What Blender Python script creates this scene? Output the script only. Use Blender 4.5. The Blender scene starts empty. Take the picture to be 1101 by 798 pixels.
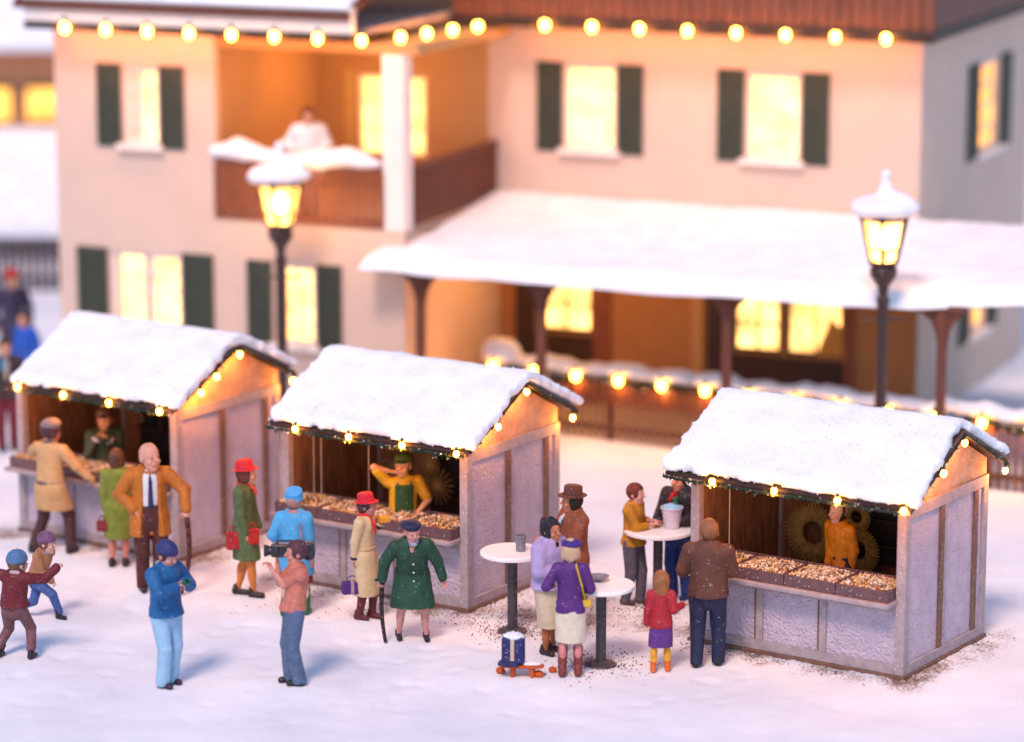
import bpy, bmesh, math, random
import numpy as np
from mathutils import Vector, Matrix
random.seed(7)
SC = bpy.context.scene
COL = SC.collection
R_ = math.radians

# ------------------------------------------------------------------ camera, sky, sun, exposure
FPX, PITCH, CH = 3400.0, 0.205, 11.08
cam_d = bpy.data.cameras.new('camera'); cam = bpy.data.objects.new('camera', cam_d); COL.objects.link(cam)
cam.location = (0, 0, CH); cam.rotation_euler = (math.pi/2 - PITCH, 0, 0)
cam_d.sensor_width = 36; cam_d.lens = FPX/1101*36
cam_d.clip_start = 1; cam_d.clip_end = 2000
cam_d.dof.use_dof = True; cam_d.dof.focus_distance = 38.3; cam_d.dof.aperture_fstop = 0.22
cam_d.dof.aperture_blades = 0
SC.camera = cam
world = bpy.data.worlds.new('World'); SC.world = world; world.use_nodes = True
wn = world.node_tree.nodes; bg = wn['Background']
sky = wn.new('ShaderNodeTexSky'); sky.sky_type = 'NISHITA'; sky.sun_disc = False
SUN_EL, SUN_AZ = R_(52), R_(198)      # azimuth seen from above: 0 = behind the houses (+y), negative = left
sky.sun_elevation = SUN_EL; sky.sun_rotation = SUN_AZ
sky.ozone_density = 3.0; sky.air_density = 1.0; sky.dust_density = 0.3
world.node_tree.links.new(sky.outputs[0], bg.inputs[0]); bg.inputs[1].default_value = 0.13
sun_d = bpy.data.lights.new('sun', 'SUN'); sun = bpy.data.objects.new('sun', sun_d); COL.objects.link(sun)
sun_d.energy = 1.75; sun_d.angle = R_(14); sun_d.color = (1.0, 0.71, 0.60)
sd = Vector((math.sin(SUN_AZ)*math.cos(SUN_EL), math.cos(SUN_AZ)*math.cos(SUN_EL), math.sin(SUN_EL)))
sun.rotation_euler = sd.to_track_quat('Z', 'Y').to_euler()
SC.view_settings.view_transform = 'Standard'; SC.view_settings.look = 'None'
SC.view_settings.exposure = 0.74; SC.view_settings.gamma = 1
SC.render.engine = 'CYCLES'

def ray(px, py):
    X = (px-550.5)/FPX; U = (399-py)/FPX
    return np.array([X, math.cos(PITCH)+U*math.sin(PITCH), -math.sin(PITCH)+U*math.cos(PITCH)])
def gnd(px, py, z=0.0):
    d = ray(px, py); t = (z-CH)/d[2]
    return np.array([d[0]*t, d[1]*t, z])

# ------------------------------------------------------------------ materials
MATS = {}
def new_mat(name):
    m = bpy.data.materials.new(name); m.use_nodes = True
    return m, m.node_tree, m.node_tree.nodes['Principled BSDF']
def surf(name, col, rough=0.7, var=0.12, vscale=6.0, bump=0.2, bscale=30.0, bdist=0.01, spec=0.3, flecks=0.0,
         stretch=None, col2=None, detail=6, fscale=52.0):
    """painted / plaster / wood surface: noise-varied colour + bump, optional flecks of powder snow lying on it"""
    if name in MATS: return MATS[name]
    m, nt, b = new_mat(name); N = nt.nodes; L = nt.links
    tc = N.new('ShaderNodeTexCoord'); mp = N.new('ShaderNodeMapping')
    if stretch: mp.inputs['Scale'].default_value = stretch
    L.new(tc.outputs['Object'], mp.inputs[0])
    n1 = N.new('ShaderNodeTexNoise'); n1.inputs['Scale'].default_value = vscale; n1.inputs['Detail'].default_value = detail
    n1.inputs['Roughness'].default_value = 0.65
    L.new(mp.outputs[0], n1.inputs['Vector'])
    cr = N.new('ShaderNodeValToRGB')
    c = np.array(col[:3]); c2 = np.array(col2[:3]) if col2 else c
    lo = np.clip(c2*(1-var), 0, 1); hi = np.clip(c*(1+var), 0, 1)
    cr.color_ramp.elements[0].position = 0.3; cr.color_ramp.elements[1].position = 0.7
    cr.color_ramp.elements[0].color = (*lo, 1); cr.color_ramp.elements[1].color = (*hi, 1)
    L.new(n1.outputs['Fac'], cr.inputs[0]); out = cr.outputs[0]
    if flecks > 0:
        vo = N.new('ShaderNodeTexVoronoi'); vo.inputs['Scale'].default_value = fscale
        L.new(tc.outputs['Object'], vo.inputs['Vector'])
        sp = N.new('ShaderNodeSeparateColor'); L.new(vo.outputs['Color'], sp.inputs[0])
        lt = N.new('ShaderNodeMath'); lt.operation = 'LESS_THAN'; L.new(vo.outputs['Distance'], lt.inputs[0])
        sz = N.new('ShaderNodeMath'); sz.operation = 'MULTIPLY'; L.new(sp.outputs[1], sz.inputs[0]); sz.inputs[1].default_value = 0.24
        L.new(sz.outputs[0], lt.inputs[1])
        g = N.new('ShaderNodeMath'); g.operation = 'GREATER_THAN'; L.new(sp.outputs[0], g.inputs[0]); g.inputs[1].default_value = 1-flecks
        mu = N.new('ShaderNodeMath'); mu.operation = 'MULTIPLY'; L.new(lt.outputs[0], mu.inputs[0]); L.new(g.outputs[0], mu.inputs[1])
        mx = N.new('ShaderNodeMixRGB'); L.new(mu.outputs[0], mx.inputs[0]); L.new(out, mx.inputs[1]); mx.inputs[2].default_value = (.85, .85, .88, 1)
        out = mx.outputs[0]
    L.new(out, b.inputs['Base Color'])
    b.inputs['Roughness'].default_value = rough; b.inputs['Specular IOR Level'].default_value = spec
    if bump > 0:
        n2 = N.new('ShaderNodeTexNoise'); n2.inputs['Scale'].default_value = bscale; n2.inputs['Detail'].default_value = 4
        L.new(mp.outputs[0], n2.inputs['Vector'])
        bp = N.new('ShaderNodeBump'); bp.inputs['Strength'].default_value = bump; bp.inputs['Distance'].default_value = bdist
        L.new(n2.outputs['Fac'], bp.inputs['Height']); L.new(bp.outputs[0], b.inputs['Normal'])
    MATS[name] = m; return m
def cloth(col, rough=0.62):
    key = 'paint_%02x%02x%02x' % tuple(int(255*min(1, c)) for c in col)
    dk = tuple(c**1.16*.95 for c in col)
    return surf(key, dk, rough, 0.24 if sum(col) < 1.1 else .13, 8.0, 0.3, 38, 0.006, 0.35, flecks=0.17)
def emis(name, col, strength, base=None):
    if name in MATS: return MATS[name]
    m, nt, b = new_mat(name)
    b.inputs['Base Color'].default_value = (*(base or col), 1)
    b.inputs['Emission Color'].default_value = (*col, 1); b.inputs['Emission Strength'].default_value = strength
    MATS[name] = m; return m

def pane_mat(name, col, lo, hi):
    # curtained, unevenly lit room seen through the glass
    m = emis(name, col, 1.0); nt = m.node_tree; N = nt.nodes; bs = N['Principled BSDF']
    tc = N.new('ShaderNodeTexCoord'); n1 = N.new('ShaderNodeTexNoise'); n1.inputs['Scale'].default_value = 1.9; n1.inputs['Detail'].default_value = 3
    mr = N.new('ShaderNodeMapRange'); mr.inputs['From Min'].default_value = .35; mr.inputs['From Max'].default_value = .65; mr.inputs['To Min'].default_value = lo; mr.inputs['To Max'].default_value = hi
    nt.links.new(tc.outputs['Object'], n1.inputs['Vector']); nt.links.new(n1.outputs['Fac'], mr.inputs['Value']); nt.links.new(mr.outputs[0], bs.inputs['Emission Strength']); return m
def snow_mat():
    m, nt, b = new_mat('snow'); N = nt.nodes; L = nt.links
    tc = N.new('ShaderNodeTexCoord')
    n1 = N.new('ShaderNodeTexNoise'); n1.inputs['Scale'].default_value = 55; n1.inputs['Detail'].default_value = 8; n1.inputs['Roughness'].default_value = .75
    n2 = N.new('ShaderNodeTexNoise'); n2.inputs['Scale'].default_value = 2.2; n2.inputs['Detail'].default_value = 5
    L.new(tc.outputs['Object'], n1.inputs['Vector']); L.new(tc.outputs['Object'], n2.inputs['Vector'])
    cr = N.new('ShaderNodeValToRGB'); cr.color_ramp.elements[0].position = .3; cr.color_ramp.elements[1].position = .7
    cr.color_ramp.elements[0].color = (.76, .77, .82, 1); cr.color_ramp.elements[1].color = (.90, .90, .93, 1)
    L.new(n2.outputs['Fac'], cr.inputs[0]); L.new(cr.outputs[0], b.inputs['Base Color'])
    b.inputs['Roughness'].default_value = .85; b.inputs['Specular IOR Level'].default_value = .15
    b.inputs['Subsurface Weight'].default_value = .0
    bp = N.new('ShaderNodeBump'); bp.inputs['Strength'].default_value = .55; bp.inputs['Distance'].default_value = .02
    L.new(n1.outputs['Fac'], bp.inputs['Height']); L.new(bp.outputs[0], b.inputs['Normal'])
    MATS['snow'] = m; return m
SNOW = snow_mat()
def ground_mat():
    m, nt, b = new_mat('snow_ground'); N = nt.nodes; L = nt.links
    tc = N.new('ShaderNodeTexCoord')
    n1 = N.new('ShaderNodeTexNoise'); n1.inputs['Scale'].default_value = 22; n1.inputs['Detail'].default_value = 9; n1.inputs['Roughness'].default_value = .8
    n2 = N.new('ShaderNodeTexNoise'); n2.inputs['Scale'].default_value = .7; n2.inputs['Detail'].default_value = 6
    n3 = N.new('ShaderNodeTexNoise'); n3.inputs['Scale'].default_value = 30; n3.inputs['Detail'].default_value = 6; n3.inputs['Roughness'].default_value = .9
    n4 = N.new('ShaderNodeTexNoise'); n4.inputs['Scale'].default_value = 1.6; n4.inputs['Detail'].default_value = 5
    for n in (n1, n2, n3, n4): L.new(tc.outputs['Object'], n.inputs['Vector'])
    cr = N.new('ShaderNodeValToRGB'); cr.color_ramp.elements[0].position = .35; cr.color_ramp.elements[1].position = .68
    cr.color_ramp.elements[0].color = (.77, .77, .82, 1); cr.color_ramp.elements[1].color = (.91, .90, .93, 1)
    L.new(n2.outputs['Fac'], cr.inputs[0])
    at = N.new('ShaderNodeAttribute'); at.attribute_name = 'trodden'
    # trodden snow lets dark grit show through as fine speckles
    a1 = N.new('ShaderNodeMath'); a1.operation = 'MULTIPLY'; L.new(at.outputs['Fac'], a1.inputs[0]); L.new(n4.outputs['Fac'], a1.inputs[1])
    a2 = N.new('ShaderNodeMath'); a2.operation = 'MULTIPLY_ADD'; L.new(a1.outputs[0], a2.inputs[0]); a2.inputs[1].default_value = .62; a2.inputs[2].default_value = -.76
    a3 = N.new('ShaderNodeMath'); a3.operation = 'ADD'; L.new(a2.outputs[0], a3.inputs[0]); L.new(n3.outputs['Fac'], a3.inputs[1])
    a4 = N.new('ShaderNodeMath'); a4.operation = 'MULTIPLY'; L.new(a3.outputs[0], a4.inputs[0]); a4.inputs[1].default_value = 9; a4.use_clamp = True
    mx = N.new('ShaderNodeMixRGB'); L.new(a4.outputs[0], mx.inputs[0]); L.new(cr.outputs[0], mx.inputs[1]); mx.inputs[2].default_value = (.22, .14, .10, 1)
    L.new(mx.outputs[0], b.inputs['Base Color'])
    b.inputs['Roughness'].default_value = .85; b.inputs['Specular IOR Level'].default_value = .15
    bp = N.new('ShaderNodeBump'); bp.inputs['Strength'].default_value = .7; bp.inputs['Distance'].default_value = .03
    L.new(n1.outputs['Fac'], bp.inputs['Height']); L.new(bp.outputs[0], b.inputs['Normal'])
    return m

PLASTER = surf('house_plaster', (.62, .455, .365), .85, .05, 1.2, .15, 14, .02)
PLASTER_WARM = surf('house_plaster_warm_lit', (.46, .26, .11), .85, .08, 1.2, .15, 14, .02)  # house plaster again, with the orange lamplight put into its colour
PLASTER_DIM = surf('porch_plaster_shaded', (.36, .17, .07), .85, .08, 1.2, .15, 14, .02)  # porch copy of the plaster, lamplight and shade both put into its colour
SHUTTER = surf('shutter_green', (.052, .058, .040), .6, .15, 5, .1, 20, .01)
BROWN = surf('brown_wood', (.13, .045, .028), .6, .3, 4, .4, 10, .02, stretch=(3, 3, .5))
DARKB = surf('dark_wood', (.045, .022, .018), .6, .3, 4, .4, 10, .02, stretch=(3, 3, .5))
REDB = surf('red_brown_wood', (.20, .065, .035), .6, .25, 4, .4, 10, .02, stretch=(3, 3, .5))
WHITEP = surf('white_paint', (.80, .71, .65), .6, .05)
IRON = surf('lamp_iron', (.035, .016, .013), .45, .3, 12, .3, 30, .01, .5, flecks=.15)
STUCCO = surf('hut_stucco', (.52, .43, .51), .8, .12, 5, 1.0, 26, .055, .25, flecks=.10, detail=4)
GABLE = surf('gable_bulb_lit', (.50, .30, .20), .8, .25, 6, .8, 26, .04, .25, flecks=.1)  # warm plaster tone with the bulbs' amber glow mixed into the colour
HFRAME = surf('hut_frame', (.34, .27, .28), .7, .2, 9, .5, 40, .01, .3, flecks=.35, fscale=40)
HBROWN = surf('hut_batten', (.17, .085, .06), .7, .3, 9, .5, 30, .01, .3, flecks=.25, fscale=40, stretch=(1, 1, .25))
PLANK = surf('hut_plank', (.27, .12, .055), .65, .4, 7, .5, 26, .01, .3, stretch=(2.5, 2.5, .3), col2=(.15, .06, .03))
TRAYM = surf('tray_brown', (.12, .06, .065), .55, .2, 9, .4, 30, .01, .4, flecks=.4, fscale=40)
GREENG = surf('fir_garland', (.018, .035, .022), .8, .4, 30, .8, 60, .02, .2)
TABLEW = surf('table_white', (.80, .78, .78), .35, .04, 5, .1, 20, .005, .5, flecks=.1)
POLE = surf('table_pole', (.045, .035, .042), .5, .3, 12, .5, 60, .006, .5, flecks=.4, fscale=45)
BULB = emis('bulb_glow', (1.0, .40, .045), 26)
BULBF = emis('bulb_glow_house', (1.0, .41, .045), 26)
PANE = pane_mat('lit_pane', (1.0, .55, .16), .9, 2.6)
PANE2 = pane_mat('lit_pane_amber', (1.0, .46, .08), .4, 1.3)
WIRE = surf('wire', (.03, .035, .03), .6)

# ------------------------------------------------------------------ object helpers
def link(o, parent=None):
    COL.objects.link(o)
    if parent: o.parent = parent
    return o
def tag(o, label=None, cat=None, group=None, kind=None):
    if label: o['label'] = label
    if cat: o['category'] = cat
    if group: o['group'] = group
    if kind: o['kind'] = kind
    return o
def empty(name, loc, rz=0.0, scale=1.0, parent=None):
    o = bpy.data.objects.new(name, None); o.empty_display_size = .2
    o.location = loc; o.rotation_euler = (0, 0, rz); o.scale = (scale,)*3
    return link(o, parent)
def mesh_obj(name, V, Fc, mats, fm=None, parent=None, smooth=False, loc=None):
    me = bpy.data.meshes.new(name)
    V = np.asarray(V, dtype=np.float32)
    me.from_pydata(V.tolist(), [], [tuple(f) for f in Fc])
    for m in (mats if isinstance(mats, (list, tuple)) else [mats]): me.materials.append(m)
    if fm is not None: me.polygons.foreach_set('material_index', np.asarray(fm, dtype=np.int32))
    if smooth: me.polygons.foreach_set('use_smooth', [True]*len(me.polygons))
    me.update()
    o = bpy.data.objects.new(name, me)
    if loc is not None: o.location = loc
    return link(o, parent)
class MB:
    def __init__(s): s.V = []; s.F = []; s.m = []
    def add(s, vs, fs, mi=0):
        k = len(s.V); s.V += [tuple(v) for v in vs]; s.F += [tuple(i+k for i in f) for f in fs]; s.m += [mi]*len(fs); return s
    def box(s, x0, x1, y0, y1, z0, z1, mi=0):
        v = [(x, y, z) for z in (z0, z1) for y in (y0, y1) for x in (x0, x1)]
        return s.add(v, [(0, 2, 3, 1), (4, 5, 7, 6), (0, 1, 5, 4), (2, 6, 7, 3), (0, 4, 6, 2), (1, 3, 7, 5)], mi)
    def obox(s, a, b, w, h, mi=0, up=(0, 0, 1)):
        a = Vector(a); b = Vector(b); d = (b-a).normalized(); r = d.cross(Vector(up))
        if r.length < 1e-4: r = d.cross(Vector((0, 1, 0)))
        r.normalize(); u = r.cross(d); v = []
        for p in (a, b):
            for i, j in ((-1, -1), (1, -1), (1, 1), (-1, 1)): v.append(p+r*(i*w/2)+u*(j*h/2))
        return s.add(v, [(3, 2, 1, 0), (4, 5, 6, 7), (0, 1, 5, 4), (1, 2, 6, 5), (2, 3, 7, 6), (3, 0, 4, 7)], mi)
    def prism(s, poly, axis, a0, a1, mi=0):
        n = len(poly); v = []
        for a in (a0, a1):
            for p in poly: v.append((a, p[0], p[1]) if axis == 'x' else (p[0], a, p[1]) if axis == 'y' else (p[0], p[1], a))
        f = [tuple(range(n-1, -1, -1)), tuple(range(n, 2*n))]+[(i, (i+1) % n, n+(i+1) % n, n+i) for i in range(n)]
        return s.add(v, f, mi)
    def tube(s, a, b, r0, r1=None, n=12, mi=0):
        r1 = r0 if r1 is None else r1
        a = Vector(a); b = Vector(b); d = (b-a).normalized(); q = d.cross(Vector((0, 0, 1)))
        if q.length < 1e-4: q = Vector((1, 0, 0))
        q.normalize(); w = d.cross(q); v = []
        for p, r in ((a, r0), (b, r1)):
            for i in range(n):
                t = 2*math.pi*i/n; v.append(p+q*(r*math.cos(t))+w*(r*math.sin(t)))
        return s.add(v, [tuple(range(n)), tuple(range(2*n-1, n-1, -1))]+[(i, n+i, n+(i+1) % n, (i+1) % n) for i in range(n)], mi)
    def path(s, pts, r, n=6, mi=0):
        for a, b in zip(pts[:-1], pts[1:]): s.tube(a, b, r, r, n, mi)
        return s
    def lathe(s, prof, c=(0, 0), n=20, mi=0):
        v = []
        for r, z in prof:
            for i in range(n):
                t = 2*math.pi*i/n; v.append((c[0]+r*math.cos(t), c[1]+r*math.sin(t), z))
        f = []
        for j in range(len(prof)-1):
            for i in range(n): f.append((j*n+i, j*n+(i+1) % n, (j+1)*n+(i+1) % n, (j+1)*n+i))
        f.append(tuple(range(n-1, -1, -1))); f.append(tuple((len(prof)-1)*n+i for i in range(n)))
        return s.add(v, f, mi)
    def ell(s, c, r, n=10, mi=0):
        r = (r, r, r) if isinstance(r, (int, float)) else r; v = []; f = []
        v.append((c[0], c[1], c[2]-r[2]))
        for j in range(1, n//2+1):
            ph = -math.pi/2+math.pi*j/(n//2+1)
            for i in range(n):
                t = 2*math.pi*i/n; v.append((c[0]+r[0]*math.cos(ph)*math.cos(t), c[1]+r[1]*math.cos(ph)*math.sin(t), c[2]+r[2]*math.sin(ph)))
        v.append((c[0], c[1], c[2]+r[2])); k = n//2
        for i in range(n):
            f.append((0, 1+(i+1) % n, 1+i)); f.append((len(v)-1, 1+(k-1)*n+i, 1+(k-1)*n+(i+1) % n))
            for j in range(k-1): f.append((1+j*n+i, 1+j*n+(i+1) % n, 1+(j+1)*n+(i+1) % n, 1+(j+1)*n+i))
        return s.add(v, f, mi)
    def build(s, name, mats, parent=None, loc=None, bevel=0, smooth=False):
        o = mesh_obj(name, s.V, s.F, mats, s.m, parent, smooth, loc)
        if bevel:
            b = o.modifiers.new('bevel', 'BEVEL'); b.width = bevel; b.segments = 2; b.limit_method = 'ANGLE'; b.harden_normals = False
        return o

# ------------------------------------------------------------------ numpy noise + signed distance modelling
def _hash(i, j, k, seed):
    h = (i*374761393 + j*668265263 + k*2147483647 + seed*1274126177) & 0xffffffff
    h = ((h ^ (h >> 13))*1274126177) & 0xffffffff
    return ((h ^ (h >> 16)) & 0xffff)/65535.0
def vnoise(P, sc, seed=0, octv=3):
    P = np.asarray(P, dtype=np.float64)*sc; tot = 0; amp = 1; nrm = 0
    for o in range(octv):
        I = np.floor(P).astype(np.int64); f = P-I; f = f*f*(3-2*f); r = 0
        for a in (0, 1):
            for b in (0, 1):
                for c in (0, 1):
                    w = (f[..., 0] if a else 1-f[..., 0])*(f[..., 1] if b else 1-f[..., 1])*(f[..., 2] if c else 1-f[..., 2])
                    r = r+w*_hash(I[..., 0]+a, I[..., 1]+b, I[..., 2]+c, seed+o*17)
        tot = tot+amp*(r-.5); nrm += amp; amp *= .5; P = P*2.03+5.1
    return tot/nrm*2
def nz(v): v = np.asarray(v, float); return v/(np.linalg.norm(v)+1e-9)
class Field:
    def __init__(s, lo, hi, h):
        s.lo = np.asarray(lo, float); s.h = h
        s.n = np.ceil((np.asarray(hi, float)-s.lo)/h).astype(int)+2
        s.D = np.full(s.n, .3, np.float32); s.M = np.zeros(s.n, np.int8)
    def _sl(s, lo, hi):
        a = np.clip(np.floor((lo-s.lo)/s.h).astype(int), 0, s.n); b = np.clip(np.ceil((hi-s.lo)/s.h).astype(int)+1, 0, s.n)
        return tuple(slice(a[i], b[i]) for i in range(3))
    def _grid(s, sl):
        ax = [(s.lo[i]+np.arange(sl[i].start, sl[i].stop)*s.h).astype(np.float32) for i in range(3)]
        return ax[0][:, None, None], ax[1][None, :, None], ax[2][None, None, :]
    def _mix(s, sl, d, k, m, sub=False):
        D = s.D[sl]
        if sub:
            s.D[sl] = np.maximum(D, -d); return
        if m is not None: s.M[sl] = np.where(d < D, m, s.M[sl])
        if k > 0:
            h = np.clip(k-np.abs(D-d), 0, None)/k; s.D[sl] = np.minimum(D, d)-h*h*k*.25
        else: s.D[sl] = np.minimum(D, d)
    def caps(s, a, b, ra, rb=None, k=.02, m=None, sq=None, sub=False):
        rb = ra if rb is None else rb; a = np.asarray(a, float); b = np.asarray(b, float); mr = max(ra, rb)+k+2.5*s.h
        sl = s._sl(np.minimum(a, b)-mr, np.maximum(a, b)+mr); X, Y, Z = s._grid(sl)
        x, y, z = X-a[0], Y-a[1], Z-a[2]; ba = b-a; fac = 1.0
        if sq:
            q = nz(sq[0]); fac = sq[1]; g = 1/fac-1; dt = (x*q[0]+y*q[1]+z*q[2])*g
            x, y, z = x+dt*q[0], y+dt*q[1], z+dt*q[2]; ba = ba+q*(np.dot(ba, q)*g)
        t = np.clip((x*ba[0]+y*ba[1]+z*ba[2])/(np.dot(ba, ba)+1e-9), 0, 1)
        d = np.sqrt((x-t*ba[0])**2+(y-t*ba[1])**2+(z-t*ba[2])**2)-(ra+(rb-ra)*t)
        s._mix(sl, d*((1+fac)/2 if fac < 1 else 1), k, m, sub); return s
    def ell(s, c, r, A=None, k=.02, m=None, sub=False):
        c = np.asarray(c, float); r = np.asarray(r, float); mr = r.max()+k+2.5*s.h
        sl = s._sl(c-mr, c+mr); X, Y, Z = s._grid(sl); x, y, z = X-c[0], Y-c[1], Z-c[2]
        if A is None: A = np.eye(3)
        p = [(x*A[i][0]+y*A[i][1]+z*A[i][2])/r[i] for i in range(3)]
        l = np.sqrt(p[0]**2+p[1]**2+p[2]**2); l2 = np.sqrt((p[0]/r[0])**2+(p[1]/r[1])**2+(p[2]/r[2])**2)+1e-6
        s._mix(sl, l*(l-1)/l2, k, m, sub); return s
    def rbox(s, c, hf, A=None, r=.02, k=.0, m=None, sub=False):
        c = np.asarray(c, float); mr = np.linalg.norm(hf)+k+2.5*s.h
        sl = s._sl(c-mr, c+mr); X, Y, Z = s._grid(sl); x, y, z = X-c[0], Y-c[1], Z-c[2]
        if A is None: A = np.eye(3)
        q = [np.abs(x*A[i][0]+y*A[i][1]+z*A[i][2])-hf[i]+r for i in range(3)]
        d = np.sqrt(sum(np.maximum(e, 0)**2 for e in q))+np.minimum(np.maximum(q[0], np.maximum(q[1], q[2])), 0)-r
        s._mix(sl, d, k, m, sub); return s
    def cyl(s, a, b, r, rd=.01, k=0, m=None, sub=False):
        a = np.asarray(a, float); b = np.asarray(b, float); c = (a+b)/2; L = np.linalg.norm(b-a); ax = (b-a)/L
        mr = r+L/2+k+2.5*s.h; sl = s._sl(c-mr, c+mr); X, Y, Z = s._grid(sl); x, y, z = X-c[0], Y-c[1], Z-c[2]
        t = x*ax[0]+y*ax[1]+z*ax[2]; rr = np.sqrt(np.maximum(x*x+y*y+z*z-t*t, 0))
        q0 = rr-r+rd; q1 = np.abs(t)-L/2+rd
        s._mix(sl, np.sqrt(np.maximum(q0, 0)**2+np.maximum(q1, 0)**2)+np.minimum(np.maximum(q0, q1), 0)-rd, k, m, sub); return s
    def plane(s, n, d0):      # keep n.p > d0
        X, Y, Z = s._grid(tuple(slice(0, q) for q in s.n)); n = nz(n)
        s.D = np.maximum(s.D, d0-(X*n[0]+Y*n[1]+Z*n[2])); return s
    def mesh(s):
        D = s.D; S = D < 0
        o8 = [(i, j, k) for i in (0, 1) for j in (0, 1) for k in (0, 1)]
        sh = tuple(q-1 for q in s.n)
        cnt = np.zeros(sh, np.int8)
        for (i, j, k) in o8: cnt += S[i:i+sh[0], j:j+sh[1], k:k+sh[2]]
        idx = np.argwhere((cnt > 0) & (cnt < 8))
        if len(idx) == 0: return np.zeros((0, 3)), np.zeros((0, 4), int), np.zeros(0, int)
        vid = np.full(sh, -1, np.int64); vid[tuple(idx.T)] = np.arange(len(idx))
        cv = [D[idx[:, 0]+i, idx[:, 1]+j, idx[:, 2]+k] for (i, j, k) in o8]
        acc = np.zeros((len(idx), 3)); num = np.zeros(len(idx))
        for a in range(8):
            for b in range(a+1, 8):
                da = np.array(o8[b])-np.array(o8[a])
                if np.abs(da).sum() != 1: continue
                va, vb = cv[a], cv[b]; msk = (va < 0) != (vb < 0)
                t = np.where(msk, va/np.where(msk, va-vb, 1), 0)
                acc += np.where(msk[:, None], np.array(o8[a])+t[:, None]*da, 0); num += msk
        V = s.lo+(idx+acc/num[:, None])*s.h
        Q = []
        for ax in range(3):
            sa = [slice(None)]*3; sb = [slice(None)]*3; sa[ax] = slice(0, -1); sb[ax] = slice(1, None)
            A = S[tuple(sa)]; B = S[tuple(sb)]; E = np.argwhere(A != B)
            u, w = [(1, 2), (2, 0), (0, 1)][ax]
            E = E[(E[:, u] > 0) & (E[:, w] > 0) & (E[:, u] < s.n[u]-1) & (E[:, w] < s.n[w]-1)]
            ins = A[tuple(E.T)]
            def c(du, dw):
                e = E.copy(); e[:, u] -= du; e[:, w] -= dw; return vid[tuple(e.T)]
            q = np.stack([c(1, 1), c(0, 1), c(0, 0), c(1, 0)], 1); q[~ins] = q[~ins][:, ::-1]; Q.append(q)
        Q = np.concatenate(Q)
        Q = Q[(Q >= 0).all(1)]
        ctr = V[Q].mean(1); gi = np.clip(np.round((ctr-s.lo)/s.h).astype(int), 0, s.n-1)
        return V, Q, s.M[tuple(gi.T)].astype(int)
def relax(V, Q, it=1, lam=.5):
    for _ in range(it):
        acc = np.zeros_like(V); n = np.zeros(len(V))
        for a, b in ((0, 1), (1, 2), (2, 3), (3, 0)):
            np.add.at(acc, Q[:, a], V[Q[:, b]]); np.add.at(n, Q[:, a], 1); np.add.at(acc, Q[:, b], V[Q[:, a]]); np.add.at(n, Q[:, b], 1)
        V = V*(1-lam)+lam*acc/np.maximum(n, 1)[:, None]
    return V
def vnormals(V, Q):
    fn = np.cross(V[Q[:, 2]]-V[Q[:, 0]], V[Q[:, 3]]-V[Q[:, 1]]); N = np.zeros_like(V)
    for i in range(4): np.add.at(N, Q[:, i], fn)
    return N/(np.linalg.norm(N, axis=1)[:, None]+1e-12)
def fobj(name, fl, mats, parent=None, amp=0, fsc=8, seed=0, rel=1, paint=None, stretch=(1, 1, .4), loc=None, grains=0, gr=.012):
    V, Q, M = fl.mesh()
    if len(V) == 0: return None
    V = relax(V, Q, rel)
    if amp: V = V+vnormals(V, Q)*(amp*vnoise(V*np.array(stretch), fsc, seed)[:, None])
    if paint:
        c = V[Q].mean(1)
        for fn, mi in paint: M = np.where(fn(c), mi, M)
    F = Q.tolist(); Vl = V
    if grains:
        rs = np.random.RandomState(seed+3); N = vnormals(V, Q); pk = rs.randint(0, len(V), grains)
        P = V[pk]+N[pk]*gr*.5+rs.randn(grains, 3)*gr*.4; rr = gr*(.4+rs.rand(grains)**2)
        oct_ = np.array([(1, 0, 0), (-1, 0, 0), (0, 1, 0), (0, -1, 0), (0, 0, 1), (0, 0, -1)], float)
        G = (P[:, None, :]+oct_[None]*rr[:, None, None]).reshape(-1, 3); b0 = len(V)+np.arange(grains)*6
        tri = [(0, 2, 4), (2, 1, 4), (1, 3, 4), (3, 0, 4), (2, 0, 5), (1, 2, 5), (3, 1, 5), (0, 3, 5)]
        for t in tri: F += np.stack([b0+t[0], b0+t[1], b0+t[2]], 1).tolist()
        Vl = np.concatenate([V, G]); M = np.concatenate([M, np.zeros(grains*8, int)])
    return mesh_obj(name, Vl, F, mats, M, parent, True, loc)

def bulb_at(parent, p, power=5.0, r=.045, mat=None):
    """one glowing bulb: a pear of glass in a dark socket, with its own light"""
    b = MB().ell((0, 0, 0), (r, r, r*1.25), 10).build('bulb', mat or BULB, parent, p, smooth=True)
    MB().tube((0, 0, r*1.1), (0, 0, r*2.3), r*.55, r*.5, 8).build('socket', WIRE, b)
    if power:
        l = bpy.data.lights.new('bulb_light', 'POINT'); l.energy = power; l.color = (1, .33, .04); l.shadow_soft_size = r*.9
        lo = bpy.data.objects.new('bulb_light', l); lo.location = (0, 0, -r*2.3); link(lo, b)
    return b

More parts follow.
